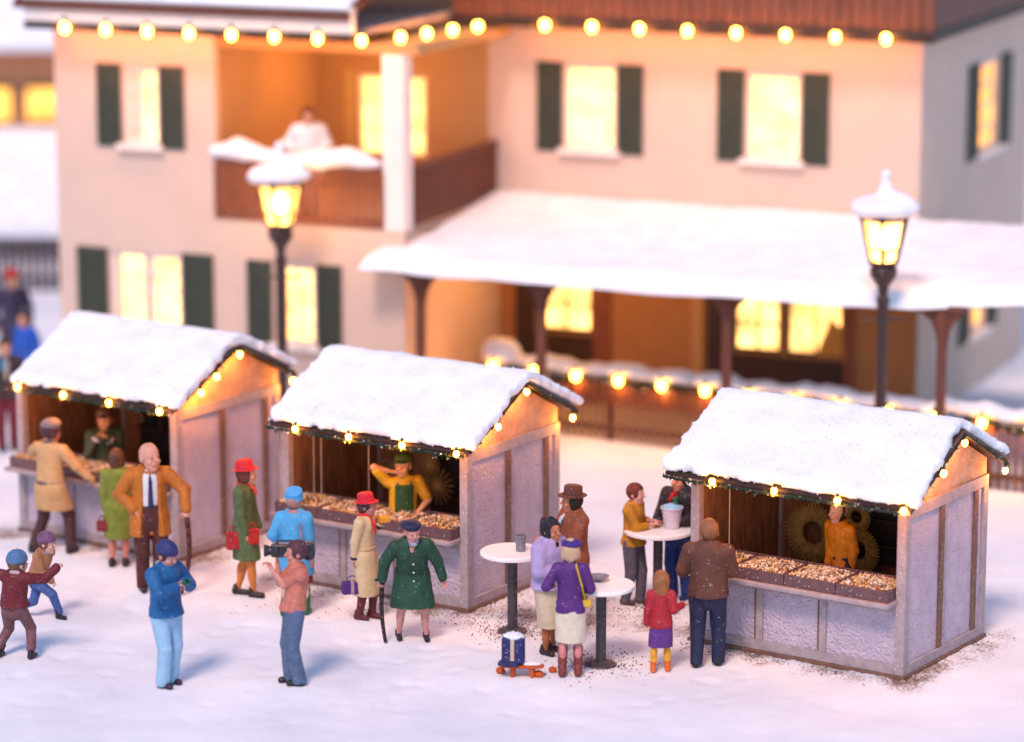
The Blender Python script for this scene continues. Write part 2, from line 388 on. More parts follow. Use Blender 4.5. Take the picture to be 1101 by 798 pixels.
# ------------------------------------------------------------------ ground
HUTW, HUTD, HUTH = 2.91, 2.17, 2.04
YB = .13       # rear eave overhang
HUTS = [dict(o=(-4.434, 40.738), a=.614, lov=-.03, seed=1), dict(o=(-.557, 38.318), a=.577, lov=-.03, seed=2), dict(o=(4.569, 35.472), a=.595, lov=.18, seed=3)]
TABLES = [((551, 679), .80, 1.03), ((646, 715), .86, 1.0), ((707, 650), .86, 1.0)]
FEET = [(57, 594), (128, 609), (163, 634), (263, 640), (316, 661), (316, 735), (180, 737), (17, 707), (60, 668), (20, 664), (391, 665), (444, 687), (590, 702), (613, 727), (617, 676), (678, 649), (731, 643), (710, 722), (760, 716), (562, 727), (551, 679), (646, 715), (707, 650)]
def ground():
    def axis(lo, hi, d0, d1, st):
        core = np.arange(lo, hi, st); out = [0]; g = st
        while out[-1] < d1: g *= 1.25; out.append(out[-1]+g)
        out = np.array(out[1:]); return np.concatenate([lo-out[::-1], core, core[-1]+out])
    X = axis(-9, 9, 0, 400, .055); Y = axis(30, 50, 0, 400, .055)
    gx, gy = np.meshgrid(X, Y, indexing='ij'); P = np.stack([gx, gy, 0*gx], -1)
    z = .05*vnoise(P, .6, 3, 3)+.012*vnoise(P, 4, 5, 3)-.012
    trod = np.zeros_like(gx)
    for h in HUTS:
        a = h['a']; u = np.array([math.cos(a), -math.sin(a)]); s_ = np.array([math.sin(a), math.cos(a)])
        dx, dy = gx-h['o'][0], gy-h['o'][1]; lx = dx*u[0]+dy*u[1]; ly = dx*s_[0]+dy*s_[1]
        qx = np.maximum(np.abs(lx+HUTW/2)-HUTW/2, 0); qy = np.maximum(np.abs(ly-HUTD/2)-HUTD/2, 0); d = np.hypot(qx, qy)
        trod = np.maximum(trod, np.exp(-(d/.75)**2)); z = np.where(d < 1.2, z*(d/1.2), z)
        z = np.where((d > .0) & (d < .35), z+.02*vnoise(P, 5, 8, 2)+.012, z)
    for (px, dd, hh) in TABLES:
        g = gnd(*px); d = np.hypot(gx-g[0], gy-g[1]); trod = np.maximum(trod, 1.05*np.exp(-(d/.55)**2))
    for (px, r, w) in (((600, 665), 1.2, .95), ((560, 660), .9, .9), ((690, 668), 1.1, .9), ((320, 640), 1.0, .8), ((360, 655), .8, .8), ((250, 625), .8, .55), ((640, 640), 1.0, .8)):
        g = gnd(*px); d = np.hypot(gx-g[0], (gy-g[1])*.8); trod = np.maximum(trod, w*np.exp(-(d/r)**2))
    rs = np.random.RandomState(9)
    for (px, py) in FEET:
        g = gnd(px, py); d = np.hypot(gx-g[0], gy-g[1]); z = z*(1-np.exp(-(d/.55)**2))
    for q in range(260):
        px = FEET[rs.randint(len(FEET))]; g = gnd(*px); cx = g[0]+rs.randn()*1.3; cy = g[1]+rs.randn()*1.5; t = rs.rand()*6.28; m = (np.abs(gx-cx) < .5) & (np.abs(gy-cy) < .5)
        dx, dy = gx[m]-cx, gy[m]-cy; a = dx*math.cos(t)+dy*math.sin(t); c = -dx*math.sin(t)+dy*math.cos(t)
        near = min(np.hypot(cx-gnd(*f_)[0], cy-gnd(*f_)[1]) for f_ in FEET)
        z[m] += -.022*min(1, near*2)*np.exp(-(a/.13)**2-(c/.065)**2)
    z = z*np.clip(1-(gy-48)/30, 0, 1)
    V = np.stack([gx, gy, z], -1).reshape(-1, 3); ny = len(Y)
    i, j = np.meshgrid(np.arange(len(X)-1), np.arange(ny-1), indexing='ij'); b = (i*ny+j).reshape(-1)
    F = np.stack([b, b+ny, b+ny+1, b+1], 1).tolist()
    o = mesh_obj('ground', V, F, ground_mat(), smooth=True); tag(o, kind='structure')
    at = o.data.attributes.new('trodden', 'FLOAT', 'POINT'); at.data.foreach_set('value', trod.reshape(-1).astype(np.float32))
ground()
def grit():
    """loose crumbs of grit and snow scattered where the snow has been trodden"""
    rs = np.random.RandomState(5); V = []; F = []; M = []
    cents = [(gnd(*t[0]), .30, 420, .72) for t in TABLES]
    for px, r, n in (((600, 660), .6, 260), ((560, 660), .5, 260), ((690, 664), .6, 220), ((345, 648), .5, 120), ((520, 660), .4, 140)):
        cents.append((gnd(*px), r, n, .5))
    for h in HUTS:
        a = h['a']; u = np.array([math.cos(a), -math.sin(a), 0]); s_ = np.array([math.sin(a), math.cos(a), 0]); O = np.array([*h['o'], 0])
        for t in np.linspace(0, 1, 12): cents.append((O-u*HUTW*t-s_*.12, .13, 20, .45)); cents.append((O+s_*HUTD*t+u*.1, .12, 18, .45))
    tet = np.array([(1, 1, 1), (-1, -1, 1), (-1, 1, -1), (1, -1, -1)], float)*.7
    for c, r, n, dark in cents:
        n = int(n*1.5)
        P = c+np.c_[rs.randn(n, 2)*r*np.array([1, 1]), np.zeros(n)]
        for p in P:
            q = .004+.009*rs.rand()**2; k = len(V); V += (p+(0, 0, .012)+tet*q*(.6+.8*rs.rand(4, 1))).tolist()
            F += [(k, k+1, k+2), (k, k+3, k+1), (k, k+2, k+3), (k+1, k+3, k+2)]; M += [0 if rs.rand() < dark else 1]*4
    o = mesh_obj('grit', V, F, [surf('grit_brown', (.17, .10, .075), .8, .4), SNOW], M)
    tag(o, 'brown grit and snow crumbs scattered on the trodden snow by stalls and tables', 'grit', kind='stuff')
grit()

# ------------------------------------------------------------------ market stalls
def snow_roof(name, x0, x1, ridge, eave, d, yo, parent, seed, th=.125, edge=.06, lsl=0.0):
    lo = (x0-.3, -yo-.35, eave-.35); hi = (x1+.3, d+yo+.35, ridge+.35); f = Field(lo, hi, .032)
    c = d/2
    X, Y, Z = f._grid(tuple(slice(0, q) for q in f.n))
    half = c+yo; sl = (ridge-eave)/half; cs = 1/math.hypot(1, sl)
    G = np.stack(np.broadcast_arrays(X, Y, Z), -1).astype(np.float32)
    nlow = vnoise(G, 2.2, seed, 2); nhi = vnoise(G, 9, seed+9, 2)
    ay = np.sqrt((Y-c)**2+.015)
    top = (Z-(ridge-ay*sl+.02))*cs
    dz = np.abs(top-th/2)-(th/2+.02*nlow)
    ex = np.maximum(x0+lsl*np.clip((c-Y)/half, 0, 1)-X, X-x1-.13*np.clip((c-Y)/half, 0, 1)**1.3)+edge*nlow+.05*nhi; ey = np.abs(Y-c)-np.where(Y > c, c+YB+.02, half)+edge*.9*nlow+.04*nhi
    e = np.maximum(ex, ey)
    r = .03; q0 = dz+r; q1 = e+r
    D = np.sqrt(np.maximum(q0, 0)**2+np.maximum(q1, 0)**2)+np.minimum(np.maximum(q0, q1), 0)-r
    f.D = (D+.007*nhi).astype(np.float32)
    return fobj(name, f, SNOW, parent, amp=.006, fsc=5, seed=seed, rel=1, stretch=(1, 1, 1), grains=12000, gr=.0085)
POS3 = {0: 'left', 1: 'middle', 2: 'right'}
def hut_pt(i, x, y, z):
    h = HUTS[i]; a = h['a']
    return np.array([h['o'][0]+x*math.cos(a)+y*math.sin(a), h['o'][1]-x*math.sin(a)+y*math.cos(a), z])
def hut(i):
    h = HUTS[i]; W, D, H = HUTW, HUTD, HUTH; L = -W
    root = empty('market_stall', (h['o'][0], h['o'][1], 0), -h['a'])
    tag(root, ['grey snow-roofed market stall at the left edge, served by a vendor in dark green',
               'grey snow-roofed market stall in the middle, served by a vendor in yellow shirt and apron',
               'grey snow-roofed market stall at the right, with golden wreaths hanging inside'][i], 'market stall', 'snow covered market stalls')
    # plinth, posts and rails
    MB().box(L-.02, .02, -.02, D+.02, -.03, .05).build('plinth', HBROWN, root, bevel=.008)
    for x, y in ((L, 0), (-.12, 0), (L, D-.12), (-.12, D-.12)):
        MB().box(x, x+.12, y, y+.12, .05, H+.02).build('post', HFRAME, root, bevel=.01)
    # front panel with recessed fields
    MB().box(L+.12, -.12, .045, .09, .05, .90).build('front_panel', STUCCO, root)
    MB().box(L+.12, -.12, .012, .045, .05, .17).build('front_rail', HFRAME, root, bevel=.006); MB().box(L+.12, -.12, .012, .045, .80, .90).build('front_rail', HFRAME, root, bevel=.006)
    for x in (L+.12+.80, L+.12+1.66):
        MB().box(x, x+.09, .014, .045, .17, .80).build('front_stile', HFRAME, root, bevel=.006)
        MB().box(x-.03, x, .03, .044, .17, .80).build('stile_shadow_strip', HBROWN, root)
    # side walls
    for sx, x0, x1 in ((1, -.05, -.002), (-1, L+.002, L+.05)):
        xo = x1 if sx > 0 else x0
        MB().box(x0, x1-.035 if sx > 0 else x1, .12, D-.12, .05, H).build('side_panel', STUCCO, root) if sx < 0 else MB().box(-.09, -.035, .12, D-.12, .05, H).build('side_panel', STUCCO, root)
        if sx > 0:
            MB().box(-.034, 0, .12, D-.12, .05, .17).build('side_rail', HFRAME, root, bevel=.008); MB().box(-.034, .004, .05, D-.03, H-.12, H+.025).build('side_rail', HFRAME, root, bevel=.008)
            for y in (.93, 1.83):
                MB().box(-.034, -.004, y-.02, y+.084, .17, H-.12).build('side_batten', HBROWN, root, bevel=.006)  # brown strip stands in for the shaded side face of the batten
            MB().box(-.034, -.001, 1.015, 1.07, .17, H-.12).build('side_batten', HFRAME, root, bevel=.006)
    # gables
    ridge, eave, yo = 2.85, 2.16, .30; c = D/2; sl = (ridge-eave)/(c+yo)
    for xa, xb in ((-.09, -.03), (L+.03, L+.09)):
        MB().prism([(0.02, H+.02), (D-.02, H+.02), (D-.02, ridge-.06-(c-.02)*sl), (c, ridge-.06), (.02, ridge-.06-(c-.02)*sl)], 'x', xa, xb).build('gable', GABLE, root)
    # back wall planks, side lining, floor
    m = MB(); x = L+.1
    while x < -.1:
        w_ = min(.16+.06*random.random(), -.1-x); m.box(x, x+w_-.012, D-.10-.012*random.random(), D-.03, .05, 2.35); x += w_
    m.box(L+.1, -.1, D-.075, D-.04, .05, 2.34)
    m.build('back_wall', PLANK, root)
    m = MB(); y = .13
    while y < D-.13:
        w_ = min(.15+.05*random.random(), D-.13-y); m.box(L+.052, L+.075+.012*random.random(), y, y+w_-.012, .05, 2.1); y += w_
    m.build('inner_lining', PLANK, root); m = MB(); y = .13
    while y < D-.13:
        w_ = min(.15+.05*random.random(), D-.13-y); m.box(-.115-.01*random.random(), -.092, y, y+w_-.012, .05, 2.1); y += w_
    m.build('inner_lining', PLANK, root)
    MB().box(L+.1, -.12, .12, D-.1, .052, .08).build('floor', PLANK, root)
    # counter shelf
    MB().box(L-.03, -.10, -.25, .55, .90, .955).build('counter', HFRAME, root, bevel=.012)
    # roof boards and snow
    xa, xb = L-h['lov']+(.10 if i == 0 else 0), .16
    for sgn in (-1, 1):
        yy = [c, D+YB if sgn > 0 else -yo]; zz = [ridge, ridge-abs(yy[1]-c)*sl]
        m = MB(); v = [(xa, yy[0], zz[0]), (xb, yy[0], zz[0]), (xb, yy[1], zz[1]), (xa, yy[1], zz[1])]
        v2 = [(p[0], p[1], p[2]-.035) for p in v]
        m.add(v+v2, [(0, 1, 2, 3), (7, 6, 5, 4), (0, 4, 5, 1), (1, 5, 6, 2), (2, 6, 7, 3), (3, 7, 4, 0)]); m.build('roof_board', DARKB, root)
    MB().obox((.165, c, ridge-.052), (.165, -yo, eave-.052), .03, .055, up=(0, 0, 1)).build('bargeboard', HBROWN, root); MB().obox((.165, c, ridge-.05), (.165, D+YB, ridge-(c+YB)*sl-.05), .028, .055).build('bargeboard', HBROWN, root)
    snow_roof('roof_snow', xa-.03, xb+(.06, .06, .0)[i], ridge, eave, D, yo+.02, root, 11+i*7, lsl=(.16, .06, 0)[i])
    return root
NUTM = [surf('goods_gold', (.62, .38, .10), .3, .3, spec=.8), surf('goods_cream', (.78, .62, .48), .5, .2), surf('goods_brown', (.22, .08, .04), .5, .3),
        surf('goods_red', (.50, .05, .03), .35, .2, spec=.7), surf('goods_green', (.05, .16, .12), .35, .3, spec=.7), SNOW]
def tray(i, j, n=4):
    W = HUTW; x0 = -W+.02+j*(W-.14)/n; x1 = x0+(W-.14)/n-.012; rs = np.random.RandomState(i*9+j)
    p = hut_pt(i, (x0+x1)/2, .12, .957); r = empty('goods_tray', p, -HUTS[i]['a'])
    hw = (x1-x0)/2; yf, yb = -.30, .30
    m = MB(); m.box(-hw, hw, yf, yf+.02, 0, .14); m.box(-hw, hw, yb-.02, yb, 0, .17); m.box(-hw, -hw+.02, yf+.02, yb-.02, 0, .145); m.box(hw-.02, hw, yf+.02, yb-.02, 0, .145)
    m.box(-hw+.02, hw-.02, yf+.02, yb-.02, 0, .03); m.build('box', TRAYM, r, bevel=.006)
    wts = [[.30, .25, .12, .18, .05, .10], [.32, .34, .12, .10, .06, .06], [.22, .48, .12, .06, .06, .06]][i]
    g = MB()
    g.box(-hw+.02, hw-.02, yf+.02, yb-.02, .03, .122, 2)
    for q in range(950):
        x = rs.uniform(-hw+.03, hw-.03); y = rs.uniform(yf+.03, yb-.03); s_ = .005+.013*rs.rand()**1.5
        z = .130+.06*(1-(x/hw)**2)*(1-(y/.3)**2)*rs.rand()+.012*rs.rand(); k = rs.choice(6, p=wts) if rs.rand() < .55 else int(_hash(np.int64(math.floor(x*9+40)), np.int64(math.floor(y*9+40)), np.int64(i*5+j), 3)*2.4)
        t = rs.rand(3, 3)-.5; t, _ = np.linalg.qr(t+1e-3*np.eye(3))
        o8 = np.array([(1, 0, 0), (-1, 0, 0), (0, 1, 0), (0, -1, 0), (0, 0, .8), (0, 0, -.8)])*s_*(.7+.6*rs.rand(6, 1))
        g.add((o8@t+(x, y, z)).tolist(), [(0, 2, 4), (2, 1, 4), (1, 3, 4), (3, 0, 4), (2, 0, 5), (1, 2, 5), (3, 1, 5), (0, 3, 5)], int(k))
    go = g.build('sweets_heap', NUTM, r); go['kind'] = 'stuff'
    ordn = ['leftmost', 'second from left', 'third from left', 'rightmost'][j]
    tag(r, 'brown tray heaped with small sweets and nuts, %s on the %s stall counter' % (ordn, POS3[i]), 'tray', 'goods trays on the stall counters')
def hut_lights(i):
    h = HUTS[i]; W, D = HUTW, HUTD; xl = -W-h['lov']; ridge, eave, yo = 2.85, 2.16, .30; c = D/2; sl = (ridge-eave)/(c+yo)
    front = {0: [-2.52, -1.68, -.86, .03], 1: [-2.40, -1.56, -.74, .08], 2: [-2.40, -1.56, -.72, .14]}[i]
    pts = [(x, -yo-.06, eave-.03+.02*math.sin(x*7)) for x in front]
    gab = {0: [.3, .62, 1.1, 2.22], 1: [.42, 1.08, 2.18], 2: [.55, 1.08, 2.22]}[i]
    pts += [(.185, y, ridge-abs(y-c)*sl-.17) for y in gab]
    if i == 2: pts = [(xl-.02, -yo+.35, eave+.02)]+pts
    r = empty('light_string', (h['o'][0], h['o'][1], 0), -h['a'])
    tag(r, 'string of glowing amber bulbs along the roof edge of the %s market stall' % POS3[i], 'string lights', 'light strings')
    wire = []
    line = [(xl-.02, -yo-.02, eave-.04)]+[(x, -yo-.03, eave-.05) for x in np.linspace(xl+.2, .1, 14)]+[(.19, y, ridge-abs(y-c)*sl-.06) for y in np.linspace(-yo+.1, c, 8)]+[(.19, y, ridge-abs(y-c)*sl-.06) for y in np.linspace(c+.1, D+YB, 8)]
    MB().path(line, .009, 6).build('wire', WIRE, r)
    for p in pts: bulb_at(r, p, 9.5 if p[0] > .105 and p[1] > 0 else 9.0, .037)
    # fir garland
    g = MB(); rs = np.random.RandomState(i+40)
    base = [np.array(p, float) for p in line]
    for a, b in zip(base[:-1], base[1:]):
        n = int(np.linalg.norm(b-a)*(95 if a[0] < .15 else 30))+2
        for q in range(n):
            p = a+(b-a)*rs.rand()+rs.randn(3)*np.array([.018, .014, .016])+np.array([0, 0, -.008]); d = rs.randn(3); d /= np.linalg.norm(d)+1e-6
            e = np.cross(d, rs.randn(3)); e /= np.linalg.norm(e)+1e-6; Lq = .034
            g.add([p-e*.008, p+e*.008, p+d*Lq], [(0, 1, 2)], 0 if rs.rand() > .22 else 1)
            if q % 3 == 0: g.ell(p, .012+.01*rs.rand(), 4, 0)
    g.path([tuple(np.array(q)+(0, 0, -.012)) for q in line], .014, 6)
    go = g.build('fir_garland', [GREENG, SNOW])
    go.location = r.location; go.rotation_euler = r.rotation_euler
    tag(go, 'dark fir garland dusted with snow along the eave of the %s market stall' % POS3[i], 'garland', 'garlands')
for i in range(3):
    hut(i); hut_lights(i)
    for j in range(4): tray(i, j)

# goods inside the stalls
def hut_at(i, px, py, yl):
    h = HUTS[i]; a = h['a']; n = np.array([math.sin(a), math.cos(a), 0]); d = ray(px, py); o = np.array([0, 0, CH]); q = np.array([*h['o'], 0])
    t = (np.dot(q-o, n)+yl)/np.dot(d, n); return o+t*d
def wreath(i, px, py, yl, r, lab, name='wreath', mat=None, teeth=True):
    m = MB(); n = 44
    for k in range(n):
        t = 2*math.pi*k/n; t2 = 2*math.pi*(k+1)/n
        for ring, rr in ((r*.66, r*.30),):
            m.tube((ring*math.cos(t), 0, ring*math.sin(t)), (ring*math.cos(t2), 0, ring*math.sin(t2)), rr, rr, 8)
        if teeth: m.tube((r*.85*math.cos(t), -.03, r*.85*math.sin(t)), (r*1.05*math.cos(t+.05), -.05, r*1.05*math.sin(t+.05)), r*.07, r*.03, 5)
    for v in range(len(m.V)): m.V[v] = (m.V[v][0], m.V[v][1]*.45, m.V[v][2])
    o = m.build(name, mat or surf('wreath_gold', (.27, .18, .05), .6, .4, 14, .7, 40, .01), None, hut_at(i, px, py, yl), smooth=True); o.rotation_euler = (0, 0, -HUTS[i]['a'])
    tag(o, lab, 'wreath')
wreath(2, 874, 573, 1.75, .37, 'large golden wreath with dark centre, left of the yellow vendor in the right stall')
wreath(2, 922, 592, 1.6, .30, 'golden wreath hanging behind the vendor in yellow in the right stall')
wreath(2, 921, 556, 1.85, .20, 'small dark golden wreath hung highest at the back of the right stall')
def board(i, x0, x1, z0, z1, lab):
    r = empty('display_board', hut_pt(i, (x0+x1)/2, HUTD-.16, z0), -HUTS[i]['a']); w = (x1-x0)/2
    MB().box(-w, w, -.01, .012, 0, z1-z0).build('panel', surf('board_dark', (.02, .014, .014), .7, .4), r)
    m = MB(); 
    for k in range(3): m.box(-w, w, -.10, -.011, .25+k*.32, .275+k*.32)
    m.build('shelf', DARKB, r); tag(r, lab, 'display board')
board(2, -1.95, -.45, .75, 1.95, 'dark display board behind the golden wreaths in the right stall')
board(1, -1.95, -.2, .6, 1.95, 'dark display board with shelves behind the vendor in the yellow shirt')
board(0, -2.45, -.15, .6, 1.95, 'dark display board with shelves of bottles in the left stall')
for k, (x, z) in enumerate([(386, 506), (419, 509)]):
    m = MB()
    for t in range(26): 
        a = 2*math.pi*t/26; b = 2*math.pi*(t+1)/26
        m.tube((.16*math.cos(a), 0, .19*math.sin(a)), (.16*math.cos(b), 0, .19*math.sin(b)), .03, .03, 6)
    m.ell((0, .03, 0), (.15, .03, .18), 14)
    o = m.build('basket', surf('wicker', (.26, .14, .07), .7, .4, 20, .8, 60, .01), None, hut_at(1, x, z, HUTD-.35), smooth=True); o.rotation_euler = (0, 0, -HUTS[1]['a'])
    tag(o, ['round wicker basket hung on the plank back wall of the middle stall, left one', 'round wicker basket hung beside the cap of the vendor in yellow shirt'][k], 'basket')
def straw_star(x, z, r, lab):
    m = MB()
    for t in range(9):
        a = math.pi*t/9+.1; m.tube((-r*math.cos(a), 0, -r*math.sin(a)), (r*math.cos(a), .01, r*math.sin(a)), .008, .008, 5)
    o = m.build('straw_star', surf('straw', (.42, .25, .08), .6, .3), None, hut_at(1, x, z, HUTD-.4)); o.rotation_euler = (0, 0, -HUTS[1]['a']); tag(o, lab, 'straw star', 'straw decorations')
straw_star(470, 522, .26, 'large straw star right of the yellow shirted vendor, lower one'); straw_star(462, 498, .15, 'small straw star high in the right corner of the middle stall')
rs0 = np.random.RandomState(3)
for k in range(12):
    x = -2.35+k*.18; hh = .16+.07*rs0.rand()
    m = MB().lathe([(.03, 0), (.034, .01), (.034, hh*.6), (.013, hh*.78), (.013, hh)], n=10)
    o = m.build('bottle', surf('bottle_dark', [(.05, .02, .01), (.02, .05, .02), (.10, .03, .02)][k % 3], .15, .2, bump=0, spec=.8) if k < 1 else [MATS['bottle_dark'], GREENG, DARKB][k % 3], None, hut_pt(0, x, HUTD-.22, 1.195), smooth=True)
    tag(o, 'small dark bottle on the shelf at the back of the left stall', 'bottle', 'bottles on the shelf of the left stall')
# pale cables hanging in the stall fronts
for i, xs, labs in ((1, (-2.62, -2.50, -1.74), ('outermost', 'second', 'right-hand')), (2, (-2.55,), ('single',))):
    for x, lb in zip(xs, labs):
        o = MB().tube((0, 0, 0), (0.0, .02, 1.0), .006, .006, 6).build('cable', surf('cable_pale', (.55, .45, .36), .4), None, hut_pt(i, x, .02 + .30, 1.1))
        tag(o, '%s thin pale cable hanging in the front opening of the %s stall' % (lb, POS3[i]), 'cable')
# ------------------------------------------------------------------ the big house (local frame: x along the front, y away from the camera, z up)
HA = R_(23); HG = gnd(78, 440)[:2]; HL = 3.7
HS = np.array([math.sin(HA), math.cos(HA)]); HU = np.array([math.cos(HA), -math.sin(HA)])
HO = HG+HL*HS                                    # origin on the recessed front, left end
def hw(x, y, z): p = HO+HU*x+HS*y; return np.array([p[0], p[1], z])
house = empty('house', (HO[0], HO[1], 0), -HA)
tag(house, 'large cream plastered house with lit windows, balcony and snow covered porch roof behind the stalls', 'house')
T1 = 13.05; F1R = 5.98; LGL = 2.72; ZF = 3.30; ZE = 6.25
def wall_with_holes(name, x0, x1, z0, z1, y, th, holes, mat, axis='x', parent=house):
    """plaster wall slab with real openings; axis x = runs along x at depth y, axis y = runs along y at x = y"""
    xs = sorted({x0, x1, *[h[0] for h in holes], *[h[1] for h in holes]}); zs = sorted({z0, z1, *[h[2] for h in holes], *[h[3] for h in holes]})
    V = []; F = []; vid = {}
    def v(i, k, s):
        key = (i, k, s)
        if key not in vid:
            vid[key] = len(V); a = xs[i]; b = y+th*s; V.append((a, b, zs[k]) if axis == 'x' else (b, a, zs[k]))
        return vid[key]
    solid = {(i, k): not any(h[0] <= (xs[i]+xs[i+1])/2 <= h[1] and h[2] <= (zs[k]+zs[k+1])/2 <= h[3] for h in holes) for i in range(len(xs)-1) for k in range(len(zs)-1)}
    for (i, k), s in solid.items():
        if not s: continue
        F.append((v(i, k, 0), v(i+1, k, 0), v(i+1, k+1, 0), v(i, k+1, 0))); F.append((v(i, k, 1), v(i, k+1, 1), v(i+1, k+1, 1), v(i+1, k, 1)))
        if not solid.get((i-1, k)): F.append((v(i, k, 0), v(i, k+1, 0), v(i, k+1, 1), v(i, k, 1)))
        if not solid.get((i+1, k)): F.append((v(i+1, k, 0), v(i+1, k, 1), v(i+1, k+1, 1), v(i+1, k+1, 0)))
        if not solid.get((i, k-1)): F.append((v(i, k, 0), v(i, k, 1), v(i+1, k, 1), v(i+1, k, 0)))
        if not solid.get((i, k+1)): F.append((v(i, k+1, 0), v(i+1, k+1, 0), v(i+1, k+1, 1), v(i, k+1, 1)))
    return mesh_obj(name, V, F, mat, None, parent)
def window(x0, x1, z0, z1, y, side=1, axis='x', shut=(1, 1), pane=None, nx=2, nz_=3, sill=True, sw=None, curtain=0, name='window', mat=None):
    """frame + muntins + lit pane (+ shutters) in an opening; side: the outward direction is -side"""
    pane = pane or PANE; fm = mat or WHITEP
    def P(a, b, c): return (a, b, c) if axis == 'x' else (b, a, c)
    def bx(m, a0, a1, b0, b1, c0, c1, mi=0):
        if axis == 'x': m.box(a0, a1, min(b0, b1), max(b0, b1), c0, c1, mi)
        else: m.box(min(b0, b1), max(b0, b1), a0, a1, c0, c1, mi)
    o = -side; yi = y-o*.09; f = .055
    m = MB(); bx(m, x0, x1, yi, yi+o*.05, z0, z0+f); bx(m, x0, x1, yi, yi+o*.05, z1-f, z1)
    bx(m, x0, x0+f, yi, yi+o*.05, z0+f, z1-f); bx(m, x1-f, x1, yi, yi+o*.05, z0+f, z1-f)
    for k in range(1, nx):
        xx = x0+(x1-x0)*k/nx; bx(m, xx-.018, xx+.018, yi+o*.005, yi+o*.045, z0+f, z1-f)
    for k in range(1, nz_):
        zz = z0+(z1-z0)*k/nz_; bx(m, x0+f, x1-f, yi+o*.008, yi+o*.038, zz-.014, zz+.014)
    w = m.build(name, fm, house)
    p = MB(); bx(p, x0+.01, x1-.01, yi-o*.02, yi-o*.005, z0+.01, z1-.01); p.build('pane', pane, w)
    if sill:
        s = MB(); bx(s, x0-.10, x1+.10, y+o*.003, y+o*.12, z0-.09, z0-.004); s.build('sill', WHITEP, w)
    W = sw or (x1-x0)*.5+.03
    for d, on in ((-1, shut[0]), (1, shut[1])):
        if not on: continue
        a0, a1 = (x0-.04-W, x0-.04) if d < 0 else (x1+.04, x1+.04+W)
        s = MB(); bx(s, a0, a1, y+o*.004, y+o*.03, z0-.06, z1+.05)
        bx(s, a0, a0+.05, y+o*.03, y+o*.055, z0-.06, z1+.05); bx(s, a1-.05, a1, y+o*.03, y+o*.055, z0-.06, z1+.05)
        zz = z0
        while zz < z1: bx(s, a0+.05, a1-.05, y+o*.03, y+o*.046, zz, zz+.03); zz += .055
        s.build('shutter', SHUTTER, house)
    return w
# openings: (x0,x1,z0,z1)
f1_up = [(1.10, 1.72, 4.42, 5.62)]
f1_gr = [(.78, 2.06, 1.50, 2.66), (3.72, 4.44, 1.40, 2.64)]
wall_with_holes('front_wall', 0, LGL, 0, ZE, -HL, .16, f1_up+[f1_gr[0]], PLASTER)
wall_with_holes('front_wall', LGL, F1R, 0, ZF, -HL, .16, [f1_gr[1]], PLASTER)
wall_with_holes('left_wall', -HL, 6, 0, ZE, -.16, .16, [(-1.5, -.8, 4.4, 5.6)], PLASTER, 'y')
wall_with_holes('wing_side_wall', -HL+.16, 0, 0, ZF, F1R-.16, .16, [], PLASTER, 'y')
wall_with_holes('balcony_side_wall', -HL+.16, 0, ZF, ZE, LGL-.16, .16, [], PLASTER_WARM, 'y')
MB().box(LGL, F1R, -HL+.001, 0, ZF-.14, ZF-.001).build('balcony_floor', PLASTER, house)
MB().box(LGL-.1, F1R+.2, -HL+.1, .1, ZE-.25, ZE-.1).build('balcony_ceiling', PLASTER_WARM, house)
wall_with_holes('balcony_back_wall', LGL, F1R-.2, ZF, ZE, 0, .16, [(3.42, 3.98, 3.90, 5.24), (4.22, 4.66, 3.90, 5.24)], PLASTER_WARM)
fr_up = [(7.13, 8.0, 4.20, 5.54), (10.22, 11.10, 4.20, 5.54)]
wall_with_holes('front_wall', F1R-.2, T1, 3.2, ZE, 0, .16, fr_up, PLASTER)
lo_op = [(6.66, 7.62, 1.16, 2.02), (10.04, 10.84, 1.08, 1.99), (10.93, 11.88, 1.08, 1.99)]
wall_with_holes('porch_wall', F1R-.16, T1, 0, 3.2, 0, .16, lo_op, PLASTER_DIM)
wall_with_holes('right_wall', .16, 7, 0, ZE, T1-.16, .16, [(3.42, 4.8, 3.98, 5.44), (3.2, 4.3, .95, 2.0)], PLASTER, 'y')
MB().box(0, T1-.17, 6.0, 6.16, 0, ZE).build('back_wall', PLASTER, house)
window(*f1_up[0], -HL, nz_=4, sw=.43)
window(*f1_gr[0], -HL, nx=3, nz_=4, sw=.55); window(*f1_gr[1], -HL, nz_=4, sw=.42)
window(3.42, 3.98, 3.90, 5.24, 0, shut=(0, 0), nx=1, sill=False); window(4.22, 4.66, 3.90, 5.24, 0, shut=(0, 0), nx=1, sill=False)
MB().box(3.18, 3.38, -.03, -.004, 3.80, 5.3).build('door_leaf', surf('door_ochre', (.55, .36, .12), .6, .1), house)
for q in fr_up: window(*q, 0, nz_=4, sw=.44)
for q in lo_op[:2]: window(*q, 0, shut=(0, 0), nz_=2, sill=False, mat=DARKB)
window(*lo_op[2], 0, shut=(0, 0), nx=2, nz_=1, sill=False, mat=DARKB)
